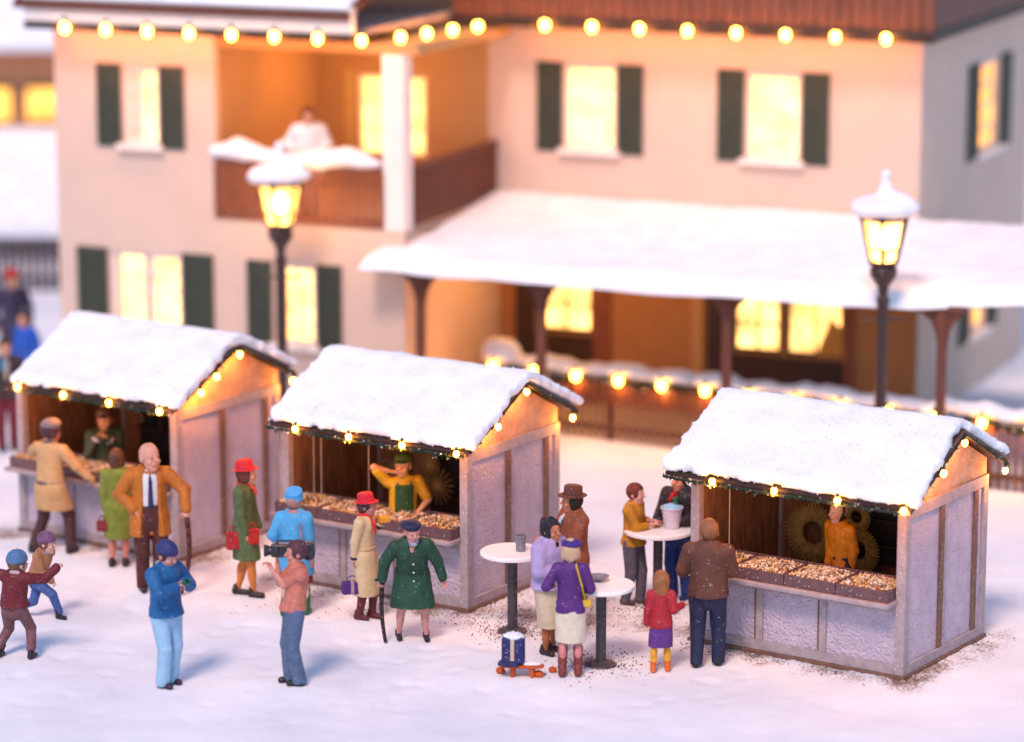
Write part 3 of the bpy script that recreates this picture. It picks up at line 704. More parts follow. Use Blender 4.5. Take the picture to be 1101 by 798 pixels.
# net curtain drawn to one side of the right porch window
MB().prism([(11.42, 1.10), (11.86, 1.10), (11.86, 1.55), (11.66, 1.7)], 'y', .036, .05).build('curtain', surf('curtain_amber', (.5, .25, .06), .8, .1), house)
window(3.42, 4.8, 3.98, 5.44, T1, side=-1, axis='y', nz_=4, sw=.62, pane=PANE2); window(3.2, 4.3, .95, 2.0, T1, side=-1, axis='y', nz_=3, sw=.6, pane=PANE2)
MB().box(6.45, 7.85, -.02, -.003, .0, 1.12).build('wooden_dado', DARKB, house); MB().box(9.7, 12.0, -.02, -.003, 0, 1.04).build('wooden_dado', DARKB, house)
for x0, x1, mt in ((6.28, 6.62, DARKB), (7.66, 7.95, REDB), (9.35, 9.55, PLASTER_WARM), (9.62, 10.0, DARKB), (11.92, 12.05, REDB)):
    MB().box(x0, x1, -.05, -.022, 0, 2.7).build('porch_panel', mt, house)
# white post at the balcony corner, balustrades
MB().box(5.62, 5.98, -HL-.01, -HL+.3, ZF, ZE-.25).build('balcony_post', WHITEP, house)
def balustrade(name, a, b, z0, z1, mat, gap=.135, w=.085):
    a = np.array(a); b = np.array(b); L = np.linalg.norm(b-a); n = max(2, int(L/gap)); d = (b-a)/L; m = MB()
    m.obox((*a, z1-.05), (*b, z1-.05), .09, .09); m.obox((*a, z0+.10), (*b, z0+.10), .06, .08)
    for k in range(n+1):
        p = a+d*(L*k/n); q = p+np.array([d[1], -d[0]])*.0
        m.obox((*q, z0), (*q, z1-.10), w, .03, up=(d[1], -d[0], 0))
    return m.build(name, mat, house)
balustrade('balustrade', (LGL+.03, -HL-.02), (5.60, -HL-.02), ZF+.02, 4.28, REDB)
balustrade('balustrade', (F1R-.06, -HL+.32), (F1R-.06, -.05), ZF+.02, 4.28, BROWN)
def lump(name, pts, r, parent, seed, world_loc=None, sq=.7, h=.05):
    pts = [np.array(p, float) for p in pts]; P = np.array(pts); mr = max(r)+.15
    f = Field(P.min(0)-mr, P.max(0)+mr, h)
    for k in range(len(pts)-1): f.caps(pts[k], pts[k+1], r[k], r[k+1], k=.08, sq=((0, 0, 1), sq))
    return fobj(name, f, SNOW, parent, amp=.05, fsc=4, seed=seed, stretch=(1, 1, 1), rel=1)
lump('balustrade_snow', [(2.72, -HL, 4.36), (3.1, -HL+.05, 4.42), (3.75, -HL, 4.34)], [.12, .22, .13], house, 1)
lump('balustrade_snow', [(3.8, -HL, 4.30), (4.6, -HL, 4.34), (5.0, -HL+.05, 4.38), (5.5, -HL, 4.32)], [.14, .2, .22, .12], house, 2)
# porch: posts with braces, beam, snow
PO = 4.25; PX0 = 5.62; PX1 = T1+2.05
def porch_z(d): return 3.24-(3.24-2.83)*d/PO
for x in (6.35, 8.35, 11.3, 14.55):
    m = MB().box(x-.06, x+.06, -PO+.24, -PO+.37, 0, 2.719); m.build('porch_post', BROWN, house)
    for sg in (-1, 1):
        pts = [(x+sg*.061, 2.22), (x+sg*.10, 2.44), (x+sg*.18, 2.60), (x+sg*.32, 2.70), (x+sg*.32, 2.716), (x+sg*.061, 2.716)]
        if sg < 0: pts = pts[::-1]
        MB().prism(pts, 'y', -PO+.27, -PO+.36).build('post_brace', BROWN, house)
MB().box(PX0+.1, PX1-.25, -PO+.24, -PO+.38, 2.72, 2.82).build('porch_beam', BROWN, house)
def porch_roof():
    # lean-to running along the front and on past the right corner of the house
    XE = T1+5.2; z0, z1 = porch_z(0), porch_z(PO)
    def rec(x): return .34*np.clip(x-T1-.6, 0, None)
    V = [(PX0, -.001, z0), (T1, -.001, z0), (XE, -.001, z0), (XE, -PO+rec(XE), porch_z(PO-rec(XE))), (T1+.6, -PO, z1), (PX0, -PO, z1)]
    V2 = [(a, b, c-.07) for a, b, c in V]
    m = MB(); m.add(V+V2, [(0, 5, 4, 3, 2, 1), (6, 7, 8, 9, 10, 11), (0, 6, 11, 5), (5, 11, 10, 4), (4, 10, 9, 3), (3, 9, 8, 2), (2, 8, 7, 1), (1, 7, 6, 0)]); m.build('porch_roof', DARKB, house)
    n1, n2 = 190, 44; a, b = np.meshgrid(np.linspace(0, 1, n1), np.linspace(0, 1, n2), indexing='ij')
    x = PX0-.12+a*(XE+.15-PX0); yt = 1.1*np.clip((x-T1-.02)/.1, 0, 1); yb = -(PO+.12)+rec(x)-.10*vnoise(np.stack([x, 0*x, 0*x], -1), .8, 4, 2)
    y = yt+(yb-yt)*b; z = np.where(y < 0, porch_z(-y), porch_z(0)-.35*y)
    low = np.clip((b-.94)/.06, 0, 1); z = z-low*(.06+.07*vnoise(np.stack([x, 0*x, 0*x], -1), .9, 12, 3))
    P = np.stack([x, y, z], -1)
    up = .16+.05*vnoise(P, 1.1, 3, 3)+.02*vnoise(P, 5, 4, 2)
    e = np.clip(np.minimum(np.minimum(a, 1-a)*n1/3.0, (1-b)*n2/3.0), 0, 1); up = up*np.sqrt(1-(1-e)**2)
    T = P.copy(); T[..., 2] += up+.02; B = P.copy(); B[..., 2] += .004
    V = np.concatenate([T.reshape(-1, 3), B.reshape(-1, 3)]); F = []; N = n1*n2
    for i in range(n1-1):
        for j in range(n2-1):
            q = i*n2+j; F.append((q, q+1, q+n2+1, q+n2)[::-1]); F.append((N+q, N+q+1, N+q+n2+1, N+q+n2))
    for i in range(n1-1):
        for j in (0, n2-1):
            q = i*n2+j; F.append((q, N+q, N+q+n2, q+n2) if j == 0 else (q, q+n2, N+q+n2, N+q))
    for j in range(n2-1):
        for i in (0, n1-1):
            q = i*n2+j; F.append((q, q+1, N+q+1, N+q) if i == 0 else (q, N+q, N+q+1, q+1))
    mesh_obj('porch_snow', V, F, SNOW, None, house, True)
porch_roof()
# brown boarded gable above the right part, fascia above the left, roofs with snow
m = MB(); x = F1R-.55
while x < T1+.32: m.box(x, x+.17, -.62-.012*random.random(), -.5, ZE+.06, 7.6); x += .185
m.build('boarded_gable', REDB, house)
MB().box(F1R-.55, T1+.35, -.66, -.48, ZE-.06, ZE+.10).build('eave_beam', DARKB, house); MB().box(T1+.2, T1+.34, -.49, 7, ZE-.05, ZE+.12).build('eave_beam', DARKB, house)
MB().box(T1+.02, T1+.33, -.5, 7, ZE+.05, ZE+.1).build('soffit', BROWN, house); MB().box(F1R-.5, T1+.3, -.5, .1, ZE+.101, ZE+.15).build('soffit', BROWN, house)
MB().box(T1+.22, T1+.33, -.48, 7, ZE+.13, 7.6).build('boarded_side', BROWN, house)
MB().box(-.35, F1R-.6, -HL-.55, -HL-.42, ZE+.10, ZE+.5).build('fascia', WHITEP, house)
MB().box(-.35, F1R-.6, -HL-.56, -HL-.40, ZE-.02, ZE+.095).build('gutter', DARKB, house)
MB().box(-.3, F1R-.62, -HL-.42, 0, ZE+.02, ZE+.12).build('soffit', PLASTER, house)
m = MB(); m.prism([(-HL-.62, ZE+.42), (1.3, 8.6), (6.8, ZE+.3), (6.8, ZE+.2), (1.3, 8.45), (-HL-.62, ZE+.30)], 'x', -.5, F1R-.62); m.build('roof', BROWN, house)
m = MB(); m.prism([(-HL-.60, ZE+.46), (-HL-.5, ZE+.62), (1.3, 8.85), (6.8, ZE+.5), (6.8, ZE+.31), (1.3, 8.605)], 'x', -.5, F1R-.64); m.build('roof_snow', SNOW, house, bevel=.05)
m = MB(); m.prism([(-.8, 7.55), (2.6, 9.2), (7.2, 7.0), (7.2, 6.9), (2.6, 9.05), (-.8, 7.45)], 'x', F1R-.6, T1+.6); m.build('roof', BROWN, house)
m = MB(); m.prism([(-.8, 7.56), (-.7, 7.75), (2.6, 9.4), (7.2, 7.2), (7.2, 7.01), (2.6, 9.21)], 'x', F1R-.6, T1+.6); m.build('roof_snow', SNOW, house, bevel=.05)
# warm ceiling lamps of the house: balcony, porch (three)
def ceiling_lamp(p, w, lab):
    r = empty('ceiling_lamp', p); tag(r, lab, 'lamp', 'porch and balcony lamps')
    MB().lathe([(.03, 0), (.05, -.05), (.12, -.09), (.12, -.11)], n=14).build('lamp_shade', IRON, r)
    b = MB().ell((0, 0, -.13), .06, 10).build('bulb', BULBF, r, smooth=True)
    l = bpy.data.lights.new('bulb_light', 'POINT'); l.energy = w; l.color = (1, .42, .09); l.shadow_soft_size = .1
    lo = bpy.data.objects.new('bulb_light', l); lo.location = (0, 0, -.26); link(lo, r)
ceiling_lamp(hw(4.0, -1.5, ZE-.26), 46, 'small lamp under the balcony ceiling of the big house')
ceiling_lamp(hw(7.3, -1.7, 3.0), 55, 'small lamp under the porch roof near its left end')
ceiling_lamp(hw(9.0, -1.7, 3.0), 26, 'small lamp under the middle of the porch roof')
ceiling_lamp(hw(12.4, -1.7, 3.0), 4, 'small lamp under the right end of the porch roof')
# lights along the eaves
r = empty('light_string', hw(0, 0, 0), -HA); tag(r, 'string of glowing bulbs along the eaves of the big house', 'string lights', 'light strings')
pts = [(.42+k*.735, -HL-.60, ZE+.02) for k in range(8)]+[(7.08+.80*k, -.75, ZE+.0) for k in range(8)]+[(5.72+.13*k, -HL+.25+(HL-.95)*(k+.3)/4, ZE-.02) for k in range(4)]
MB().path([(-.3, -HL-.60, ZE+.08), (F1R-.6, -HL-.60, ZE+.08)], .02, 6).path([(F1R-.6, -HL-.6, ZE+.08), (6.3, -.74, ZE+.07), (T1+.3, -.74, ZE+.07)], .02, 6).build('wire', WIRE, r)
for p in pts: bulb_at(r, p, 12, .066, BULBF)
# pale net curtains covering one sash
for x0, x1, z0, z1, y in ((1.16, 1.40, 4.48, 5.56, -HL), (.84, .96, 1.56, 2.6, -HL), (1.34, 1.56, 1.56, 2.6, -HL), (3.78, 3.92, 1.46, 2.58, -HL)):
    MB().box(x0, x1, y+.062, y+.078, z0, z1).build('curtain', surf('curtain_net', (.72, .55, .42), .8, .1), house)
# ------------------------------------------------------------------ fence with garland and lights
FENCEB = surf('fence_brown', (.15, .058, .034), .6, .3, 4, .4, 10, .02, stretch=(3, 3, .5))
def fence():
    A = gnd(560, 461)[:2]; d = (gnd(1068, 526)-gnd(609, 468))[:2]; d = d/np.linalg.norm(d); A = A-d*.5; L = 12.5
    rz = math.atan2(d[1], d[0]); r = empty('fence', (A[0], A[1], 0), rz)
    tag(r, 'long low brown picket fence with snow on its rail, between the stalls and the house', 'fence')
    Hh = 1.02; n = int(L/.115); k = 0
    for q in range(7):
        x = q*L/6; MB().box(x-.06, x+.06, -.05, .05, 0, Hh+.05).build('post', REDB, r, bevel=.01)
    MB().box(0, L, -.10, -.052, .86, .95).build('top_rail', FENCEB, r); MB().box(0, L, -.10, -.052, .16, .25).build('bottom_rail', FENCEB, r)
    for q in range(0, 98):
        x = .08+q*(L-.1)/98; MB().box(x-.03, x+.03, -.13, -.102, .04, .97+.02*(q % 2)).build('picket', FENCEB, r)
    rs = np.random.RandomState(4); xs = np.linspace(0, L, 40); P = [(x, -.03, Hh+.10+.04*rs.randn()) for x in xs]
    f = Field((-.5, -.5, Hh-.4), (L+.5, .5, Hh+.6), .045)
    rr = [.12+.05*rs.rand() for _ in xs]
    for a in range(len(xs)-1): f.caps(P[a], P[a+1], rr[a], rr[a+1], k=.06, sq=((0, 0, 1), .75))
    f.ell((.15, 0, Hh+.2), (.34, .2, .22), k=.08); f.ell((9.85, 0, Hh+.2), (.6, .22, .2), k=.08); f.ell((11.4, 0, Hh+.2), (.5, .2, .2), k=.08)
    fobj('rail_snow', f, SNOW, r, amp=.04, fsc=5, seed=8, stretch=(1, 1, 1))
    g = MB(); 
    for q in range(1500):
        x = rs.rand()*L; p = np.array([x, -.15, Hh-.04+.03*math.sin(x*4)])+rs.randn(3)*np.array([0, .03, .035]); dd = rs.randn(3); dd /= np.linalg.norm(dd); e = np.cross(dd, rs.randn(3)); e /= np.linalg.norm(e)
        g.add([p-e*.02, p+e*.02, p+dd*.08], [(0, 1, 2)], 0 if rs.rand() > .15 else 1)
    g.path([(x, -.15, Hh-.04+.03*math.sin(x*4)) for x in np.linspace(0, L, 50)], .035, 6)
    go = g.build('fir_garland', [GREENG, SNOW]); go.location = r.location; go.rotation_euler = r.rotation_euler
    tag(go, 'dark fir garland running along the top of the picket fence', 'garland', 'garlands')
    s = empty('light_string', r.location, rz); tag(s, 'string of glowing bulbs along the top of the picket fence', 'string lights', 'light strings')
    MB().path([(0, -.2, Hh+.03), (L, -.2, Hh+.03)], .012, 6).build('wire', WIRE, s)
    for q in range(17): bulb_at(s, (.12+q*.745, -.23, Hh-.01), 5, .062, BULBF)
fence()
# ------------------------------------------------------------------ street lamps
def street_lamp(px, py, ztop, k, lab, seed):
    g = gnd(px, py); r = empty('street_lamp', g, 0, ztop/4.6); r.scale = (ztop/4.6*1.12, ztop/4.6*1.12, ztop/4.6); tag(r, lab, 'street lamp', 'street lamps')
    MB().lathe([(.20, 0), (.20, .08), (.13, .16), (.11, .5), (.075, .58), (.075, .7), (.07, 2.75), (.08, 2.78), (.08, 2.84), (.05, 2.88), (.07, 3.0), (.16, 3.14), (.17, 3.24), (.13, 3.30), (.13, 3.33)], n=16).build('pole', IRON, r, smooth=False)
    MB().tube((-.24, 0, 2.55), (.24, 0, 2.55), .018, .018, 8).ell((-.24, 0, 2.55), .03, 6).ell((.24, 0, 2.55), .03, 6).build('ladder_bar', IRON, r)
    b = MB(); n = 6; z0, z1, r0, r1 = 3.33, 3.95, .17, .30
    for i in range(n):
        a = 2*math.pi*i/n+.3; b.tube((r0*math.cos(a), r0*math.sin(a), z0), (r1*math.cos(a), r1*math.sin(a), z1), .022, .022, 6)
        a2 = 2*math.pi*(i+1)/n+.3
        for rr, zz, t in ((r0, z0, .03), (r1, z1, .035), ((r0+(r1-r0)*.3), z0+.19, .016)): b.tube((rr*math.cos(a), rr*math.sin(a), zz), (rr*math.cos(a2), rr*math.sin(a2), zz), t, t, 6)
    b.build('lantern_frame', IRON, r)
    gm = bpy.data.materials.get('lantern_glass')
    if not gm:
        gm, nt, bs = new_mat('lantern_glass'); bs.inputs['Base Color'].default_value = (1, .75, .4, 1); bs.inputs['Alpha'].default_value = .35; bs.inputs['Roughness'].default_value = .25; bs.inputs['IOR'].default_value = 1.05; bs.inputs['Emission Color'].default_value = (1, .45, .08, 1); bs.inputs['Emission Strength'].default_value = 2.2
    gl = MB().lathe([(r0-.02, z0+.02), (r1-.03, z1-.02)], n=6); gl.build('glass', gm, r)
    MB().lathe([(.33, 3.95), (.32, 3.97), (.16, 4.18), (.07, 4.26), (.06, 4.38), (.03, 4.42)], n=6).build('cap', IRON, r)
    f = Field((-.6, -.6, 3.8), (.6, .6, 4.75), .03)
    f.ell((0, 0, 4.08), (.42, .40, .15), k=.05); f.ell((-.2, -.1, 4.05), (.2, .2, .12), k=.05); f.ell((.12, -.05, 4.15), (.22, .2, .14), k=.05); f.ell((-.14, .02, 4.12), (.2, .2, .12), k=.05)
    f.caps((0, 0, 4.2), (0, 0, 4.45), .12, .055, k=.05); f.ell((0, 0, 4.52), (.07, .07, .07), k=.03)
    f.plane((0, 0, 1), 3.965)
    fobj('cap_snow', f, SNOW, r, amp=.02, fsc=7, seed=seed, stretch=(1, 1, 1))
    MB().lathe([(.03, 3.36), (.035, 3.5)], n=8).build('lamp_holder', IRON, r)
    MB().ell((0, 0, 3.66), (.075, .075, .14), 12).build('bulb', emis('lantern_glow', (1, .55, .14), 50), r, smooth=True)
    l = bpy.data.lights.new('bulb_light', 'POINT'); l.energy = k; l.color = (1, .52, .16); l.shadow_soft_size = .12
    lo = bpy.data.objects.new('bulb_light', l); lo.location = (0, 0, 3.46); link(lo, r)
street_lamp(305, 478, 4.75, 60, 'snow capped iron street lamp between the left stall and the balcony', 4)
street_lamp(944, 540, 4.82, 60, 'snow capped iron street lamp in front of the porch and picket fence', 5)

# ------------------------------------------------------------------ far left: dark fence, snowy lean-to, lit house
def far_left():
    y0 = 61.0
    r = empty('picket_fence', (-12, y0, 0)); tag(r, 'dark blurred picket fence at the far left behind the passers-by', 'fence')
    for q in range(60):
        x = q*.155; MB().box(x-.045, x+.045, -.02, .02, 0, 1.0).build('picket', DARKB, r)
    MB().box(0, 9.3, .021, .07, .78, .88).build('rail', DARKB, r); MB().box(0, 9.3, .021, .07, .2, .3).build('rail', DARKB, r)
    h = empty('chalet', (-13, 64, 0)); tag(h, 'far chalet with glowing windows and deep snow on its low roof, at the left edge', 'house')
    MB().box(0, 8.6, 3, 9, 0, 4.4).build('wall', surf('far_wall', (.55, .24, .12), .8, .2), h)
    MB().box(0, 8.8, .2, 2.98, 0, .55).build('low_wall', surf('far_stone', (.3, .3, .36), .8, .2), h)
    m = MB().prism([(-.1, .55), (3.0, 2.02), (3.0, 2.5), (-.1, .95)], 'x', -.1, 8.9); m.build('low_roof_snow', SNOW, h, bevel=.1)
    for k in range(7):
        x = .3+k*1.17; w = MB().box(x, x+.95, 2.9, 2.96, 2.55, 3.35).build('window', DARKB, h); MB().box(x+.06, x+.89, 2.87, 2.899, 2.6, 3.3).build('pane', PANE2, w)
    m = MB().prism([(2.2, 4.1), (6, 6.2), (9.8, 4.1), (9.8, 4.35), (6, 6.6), (2.1, 4.35)], 'x', -.4, 9.0); m.build('roof_snow', SNOW, h, bevel=.1)
far_left()
# ------------------------------------------------------------------ people
SKIN = (.62, .33, .22); PALE = (.68, .40, .32)
UP = np.array([0, 0, 1.0])
def ik(a, b, l1, l2, hint):
    a = np.asarray(a, float); b = np.asarray(b, float); d = b-a; L = np.linalg.norm(d); mx = (l1+l2)*.995
    if L > mx: b = a+d/L*mx; d = b-a; L = mx
    t = (l1*l1-l2*l2+L*L)/(2*L); h = math.sqrt(max(l1*l1-t*t, 0)); n = d/L
    hh = np.asarray(hint, float); hh = hh-n*np.dot(hh, n); hh = nz(hh)
    return a+n*t+hh*h, b
def person(label, foot, top, yaw, feet=None, hands=None, elb=(None, None), lean=(0, 0), head=(0, 0), up=None, legs=None, shoes=None, hair=None, hat=None,
           extras=(), skin=SKIN, build=1.0, ph=None, hs=1.08, loc=None, scale=None, res=1.0, fem=False, legcol=None, grip=(.6, .6), group=None, seed=1, face=True, sit=None):
    yr = R_(yaw); F = np.array([math.sin(yr), -math.cos(yr), 0]); Rt = np.array([-math.cos(yr), -math.sin(yr), 0])   # forward, the person's own right
    hs *= 1.10; build *= 1.16; S = {}; rr = np.array([.10, .10]) if not fem else np.array([.085, .085])
    feet = feet or [tuple((Rt*.10+F*.02)[:2]), tuple((-Rt*.10-F*.02)[:2])]
    ft = [np.array([f_[0], f_[1], f_[2] if len(f_) > 2 else 0.0]) for f_ in feet]
    mid = (ft[0]+ft[1])/2; spread = np.linalg.norm(ft[0]-ft[1])
    PH = ph if ph else min(.95, math.sqrt(max(.86**2-(max(0, spread-.2)/2)**2, .2))+.085)
    P0 = np.array([mid[0], mid[1], PH]); lv = F*lean[0]+Rt*lean[1]
    C = P0+nz(UP*.42+lv)*.42; sdv = nz(C-P0); N = C+sdv*.13+lv*.08; hyaw = yr+R_(head[0]); hp = R_(head[1])
    HF = np.array([math.sin(hyaw)*math.cos(hp), -math.cos(hyaw)*math.cos(hp), math.sin(hp)])
    HU_ = nz(UP*.9+sdv*.3-HF*np.dot(UP*.9+sdv*.3, HF)); HR = np.cross(HU_, -HF); HR = nz(HR)
    HC = N+UP*.150+F*.02+lv*.10+HF*.015
    A = np.array([HR, HF, HU_])
    def hd(r, f, u): return HC+(HR*r+HF*f+HU_*u)*hs
    sw = (.152 if fem else .170)*build; hwid = .085*build
    sh = [C+sdv*.07+Rt*sw, C+sdv*.07-Rt*sw]; hip = [P0+Rt*hwid-UP*.02, P0-Rt*hwid-UP*.02]
    hands = hands or [None, None]; EL = []; WR = []
    for k in (0, 1):
        sg = 1 if k == 0 else -1; t = hands[k]
        t = np.array(t, float) if t is not None else sh[k]+Rt*sg*.08+F*.05-UP*.56
        hint = np.array(elb[k], float) if elb[k] is not None else (Rt*sg*.5-F*.7-UP*.35)
        d = t-sh[k]; 
        e, w_ = ik(sh[k], t-nz(d)*.05, .285, .26, hint); EL.append(e); WR.append(w_)
    KN = []; AN = []
    for k in (0, 1):
        a = ft[k]+UP*.075; kn, an = ik(hip[k], a, .44, .42, F*1.0+UP*.1); KN.append(kn); AN.append(a)
    topz = (HC+HU_*.135*hs)[2]+{None: .0, 'beanie': .03, 'brim': .04, 'pill': .045, 'beret': .03, 'cap': .02}.get(hat[0] if hat else None, .02)
    # place and scale
    if loc is not None: g = np.array(loc, float); s = scale or 1.0
    else:
        g = gnd(*foot); d = ray(foot[0], top); t = g[1]/d[1]; z = CH+d[2]*t; s = z/topz
    root = empty('person', g, 0, s); tag(root, label, 'person', group)
    S.update(F=F, R=Rt, P0=P0, C=C, N=N, HC=HC, A=A, hd=hd, sh=sh, hip=hip, EL=EL, WR=WR, KN=KN, AN=AN, ft=ft, root=root, s=s, g=g, hs=hs, sdv=sdv, HF=HF, b=build)
    allp = np.array(EL+WR+KN+[HC, P0]+ft); lo = allp.min(0)-.32; hi = allp.max(0)+.32; lo[2] = -.05
    # ---- body: one continuous surface
    lg = 1 if legcol else 0
    f = Field(lo, hi, .0085*res); k_ = .03; q = (F, .68)
    f.caps(P0, C, .125*build, .14*build, k_, 0, q); f.caps(sh[0], sh[1], .052, .052, k_, 0); f.caps(N-UP*.06, HC-UP*.03, .052, .050, k_, 0)
    f.ell(hd(0, -.005, .028), np.array([.083, .102, .105])*hs, A, .02, 0); f.ell(hd(0, .028, -.055), np.array([.060, .066, .075])*hs, A, .03, 0)
    f.ell(hd(0, .055, -.105), np.array([.028, .028, .022])*hs, A, .02, 0)
    f.caps(hd(0, .092, .015), hd(0, .112, -.022), .010*hs, .017*hs, .012, 0)
    for sg in (-1, 1):
        f.ell(hd(sg*.085, -.008, -.005), np.array([.012, .022, .032])*hs, A, .008, 0)
        f.caps(hd(sg*.034, .100, .012), hd(sg*.034, .118, .010), .013*hs, .016*hs, sub=True)
        f.ell(hd(sg*.034, .086, .006), np.array([.015, .013, .011])*hs, A, .004, 0)
        f.ell(hd(sg*.045, .068, -.035), np.array([.022, .024, .022])*hs, A, .02, 0)
    f.caps(hd(-.018, .088, -.066), hd(.018, .088, -.066), .009*hs, .009*hs, .008, 0)
    for k in (0, 1):
        sg = 1 if k == 0 else -1
        f.caps(sh[k], EL[k], .050*build, .040*build, k_, 0); f.caps(EL[k], WR[k], .040*build, .026, k_, 0)
        hdn = nz(WR[k]-EL[k]); side = nz(np.cross(hdn, UP if abs(hdn[2]) < .9 else F)); pn = np.cross(side, hdn)
        if np.dot(side, Rt)*sg > 0: side = -side      # thumb side points inwards
        pc = WR[k]+hdn*.045; HA_ = np.array([side, hdn, pn]); f.ell(pc, (.040, .052, .019), HA_, .018, 0)
        cu = grip[k]; pdir = pn if pn[2] < 0 else -pn
        for j in range(4):
            b0 = pc+side*(.029-.0195*j)+hdn*.036; ln = (.042, .048, .045, .035)[j]
            d1 = nz(hdn*math.cos(cu)+pdir*math.sin(cu)); d2 = nz(hdn*math.cos(cu*2.2)+pdir*math.sin(cu*2.2))
            f.caps(b0, b0+d1*ln, .0102, .0095, .004, 0); f.caps(b0+d1*ln, b0+d1*ln+d2*ln*.8, .0095, .0082, .003, 0)
        tb = pc+side*.033-hdn*.012; t1 = tb+nz(side*.7+hdn*.7+pdir*.3)*.04; f.caps(tb, t1, .0125, .011, .008, 0); f.caps(t1, t1+nz(side*.15+hdn+pdir*.5)*.03, .011, .009, .003, 0)
        lt = .80 if (legs and legs['t'] == 'trousers') else 1.0; f.caps(hip[k], KN[k], .082*build*lt, .055*build*lt, k_, lg); lt < 1 or f.ell(KN[k]*.45+AN[k]*.55-F*.012+UP*.05, (.05, .055, .13), None, .03, lg); f.caps(KN[k], AN[k], .052*build*lt, .034, k_, lg)
        f.caps(AN[k]-UP*.03-F*.02, AN[k]-UP*.045+F*.12, .034, .028, .02, lg)
    fp = []
    if face:
        def near(p, r): return lambda c: np.linalg.norm(c-p, axis=1) < r
        for sg in (-1, 1):
            fp.append((near(hd(sg*.034, .100, .006), .0095*hs), 2))
            fp.append((near(hd(sg*.036, .098, .034), .008*hs), 4))
        fp.append((lambda c: (np.abs((c-hd(0, .09, -.068))@HU_) < .0085) & (np.linalg.norm(c-hd(0, .09, -.068), axis=1) < .028*hs), 3))
    bodymats = [cloth(skin, .5), cloth(legcol, .5) if legcol else cloth(skin, .5), surf('eye_dark', (.03, .02, .02), .3, .1, bump=0), surf('lip', (.42, .12, .10), .5, .1, bump=0), cloth((.12, .05, .03))]
    fobj('body', f, bodymats, root, rel=1, paint=fp)
    hc = .0095*res
    # ---- legs
    if legs:
        t = legs['t']; c = legs['c']; f = Field(lo, hi, hc); fl = legs.get('flare', 0)
        if t == 'trousers':
            f.caps(P0+UP*.10, P0-UP*.05, .150*build, .155*build, k_, 0, (F, .74))
            end = legs.get('end', .045)
            for k in (0, 1):
                f.caps(hip[k], KN[k], .098*build, .070*build, .02, 0); a = AN[k]*(1-0)-UP*(AN[k][2]-ft[k][2]-end-.02)
                f.caps(KN[k], a, .070*build, .060*build+fl, .02, 0)
            f.plane((0, 0, 1), min(ft[0][2], ft[1][2])+end-.015)
            f.plane((0, 0, -1), -(PH+.13))
        else:
            hem = legs['hem']; ctr = np.array([(KN[0]+KN[1])[0]/2, (KN[0]+KN[1])[1]/2, hem-.05])
            f.caps(P0+UP*.10, P0-UP*.06, .128*build, .160*build, k_, 0, (F, .76)); f.caps(P0-UP*.06, ctr, .160*build, .165*build+fl, k_, 0, (F, .80))
            for k in (0, 1): f.caps(hip[k], KN[k], .09*build, .085*build, .03, 0)
            f.plane((0, 0, 1), hem); f.plane((0, 0, -1), -(PH+.13))
        fobj(legs.get('n', 'trousers' if t == 'trousers' else 'skirt'), f, cloth(c), root, amp=.013, fsc=9, seed=seed)
    # ---- shoes
    if shoes:
        c = shoes['c']; hgt = shoes.get('h', .0)
        for k in (0, 1):
            a = ft[k]; lo2 = a-.24; hi2 = a+.24; hi2[2] = a[2]+max(.25, hgt+.1); lo2[2] = a[2]-.03; f = Field(lo2, hi2, .009*res)
            f.caps(a-F*.045+UP*.042, a+F*.12+UP*.034, .043, .040, .02, 0); f.caps(a-F*.03+UP*.05, a-F*.02+UP*.10, .045, .05, .02, 0)
            if hgt: f.caps(AN[k]-UP*.02, AN[k]+nz(KN[k]-AN[k])*(hgt-.07), .052, .066, .02, 0)
            f.plane((0, 0, 1), a[2]-.006)
            mats = [cloth(c, .4)]; pt = None
            if 'c2' in shoes: mats.append(cloth(shoes['c2'])); pt = [(lambda cc, zz=a[2]+hgt*.55: cc[:, 2] > zz, 1)]
            fobj('boot' if hgt else 'shoe', f, mats, root, rel=1, paint=pt)
    # ---- upper garment
    if up:
        c = up['c']; hem = up['hem']; fl = up.get('flare', .0); th = up.get('th', .0); f = Field(lo, hi, hc)
        f.caps(P0+sdv*.10, C+sdv*.0, (.142 if fem else .152)*build+th, .160*build+th, .04, 0, (F, .72))
        f.caps(sh[0]-UP*.01, sh[1]-UP*.01, .066+th*.5, None, .04, 0); f.caps(C+sdv*.06, N+UP*.0, .115, .062, .03, 0, (F, .8))
        if fem and up.get('bust', 1):
            for sg in (-1, 1): f.ell(C-UP*.02+F*.075+Rt*sg*.06, (.06, .055, .06), None, .04, 0)
        if 'belly' in up: f.ell(P0+UP*.17+F*.06, (.15, .13, .17), None, .05, 0)
        low = np.array([(P0[0]*.5+(KN[0]+KN[1])[0]*.25), (P0[1]*.5+(KN[0]+KN[1])[1]*.25), hem-.05])
        f.caps(P0+sdv*.10, P0-UP*.04, (.142 if fem else .152)*build+th, .168*build+th, .03, 0, (F, .76)); f.caps(P0-UP*.04, low, .168*build+th, .170*build+th+fl, .03, 0, (F, .82))
        if PH-hem > .12:
            for k in (0, 1): f.caps(hip[k], KN[k], .105*build, .10*build+fl*.5, .04, 0)
        f.plane((0, 0, 1), hem)
        sl = up.get('sleeve', 1.0)
        for k in (0, 1):
            if sl > .55:
                f.caps(sh[k], EL[k], .066*build+th*.5, .056*build+th*.5, .03, 0); e = EL[k]+(WR[k]-EL[k])*((sl-.5)*2*1.0-.04); f.caps(EL[k], e, .056*build+th*.5, .046*build+th*.5, .02, 0)
                v = nz(WR[k]-EL[k]);
            else: f.caps(sh[k], sh[k]+(EL[k]-sh[k])*sl*1.6, .064*build, .060*build, .03, 0)
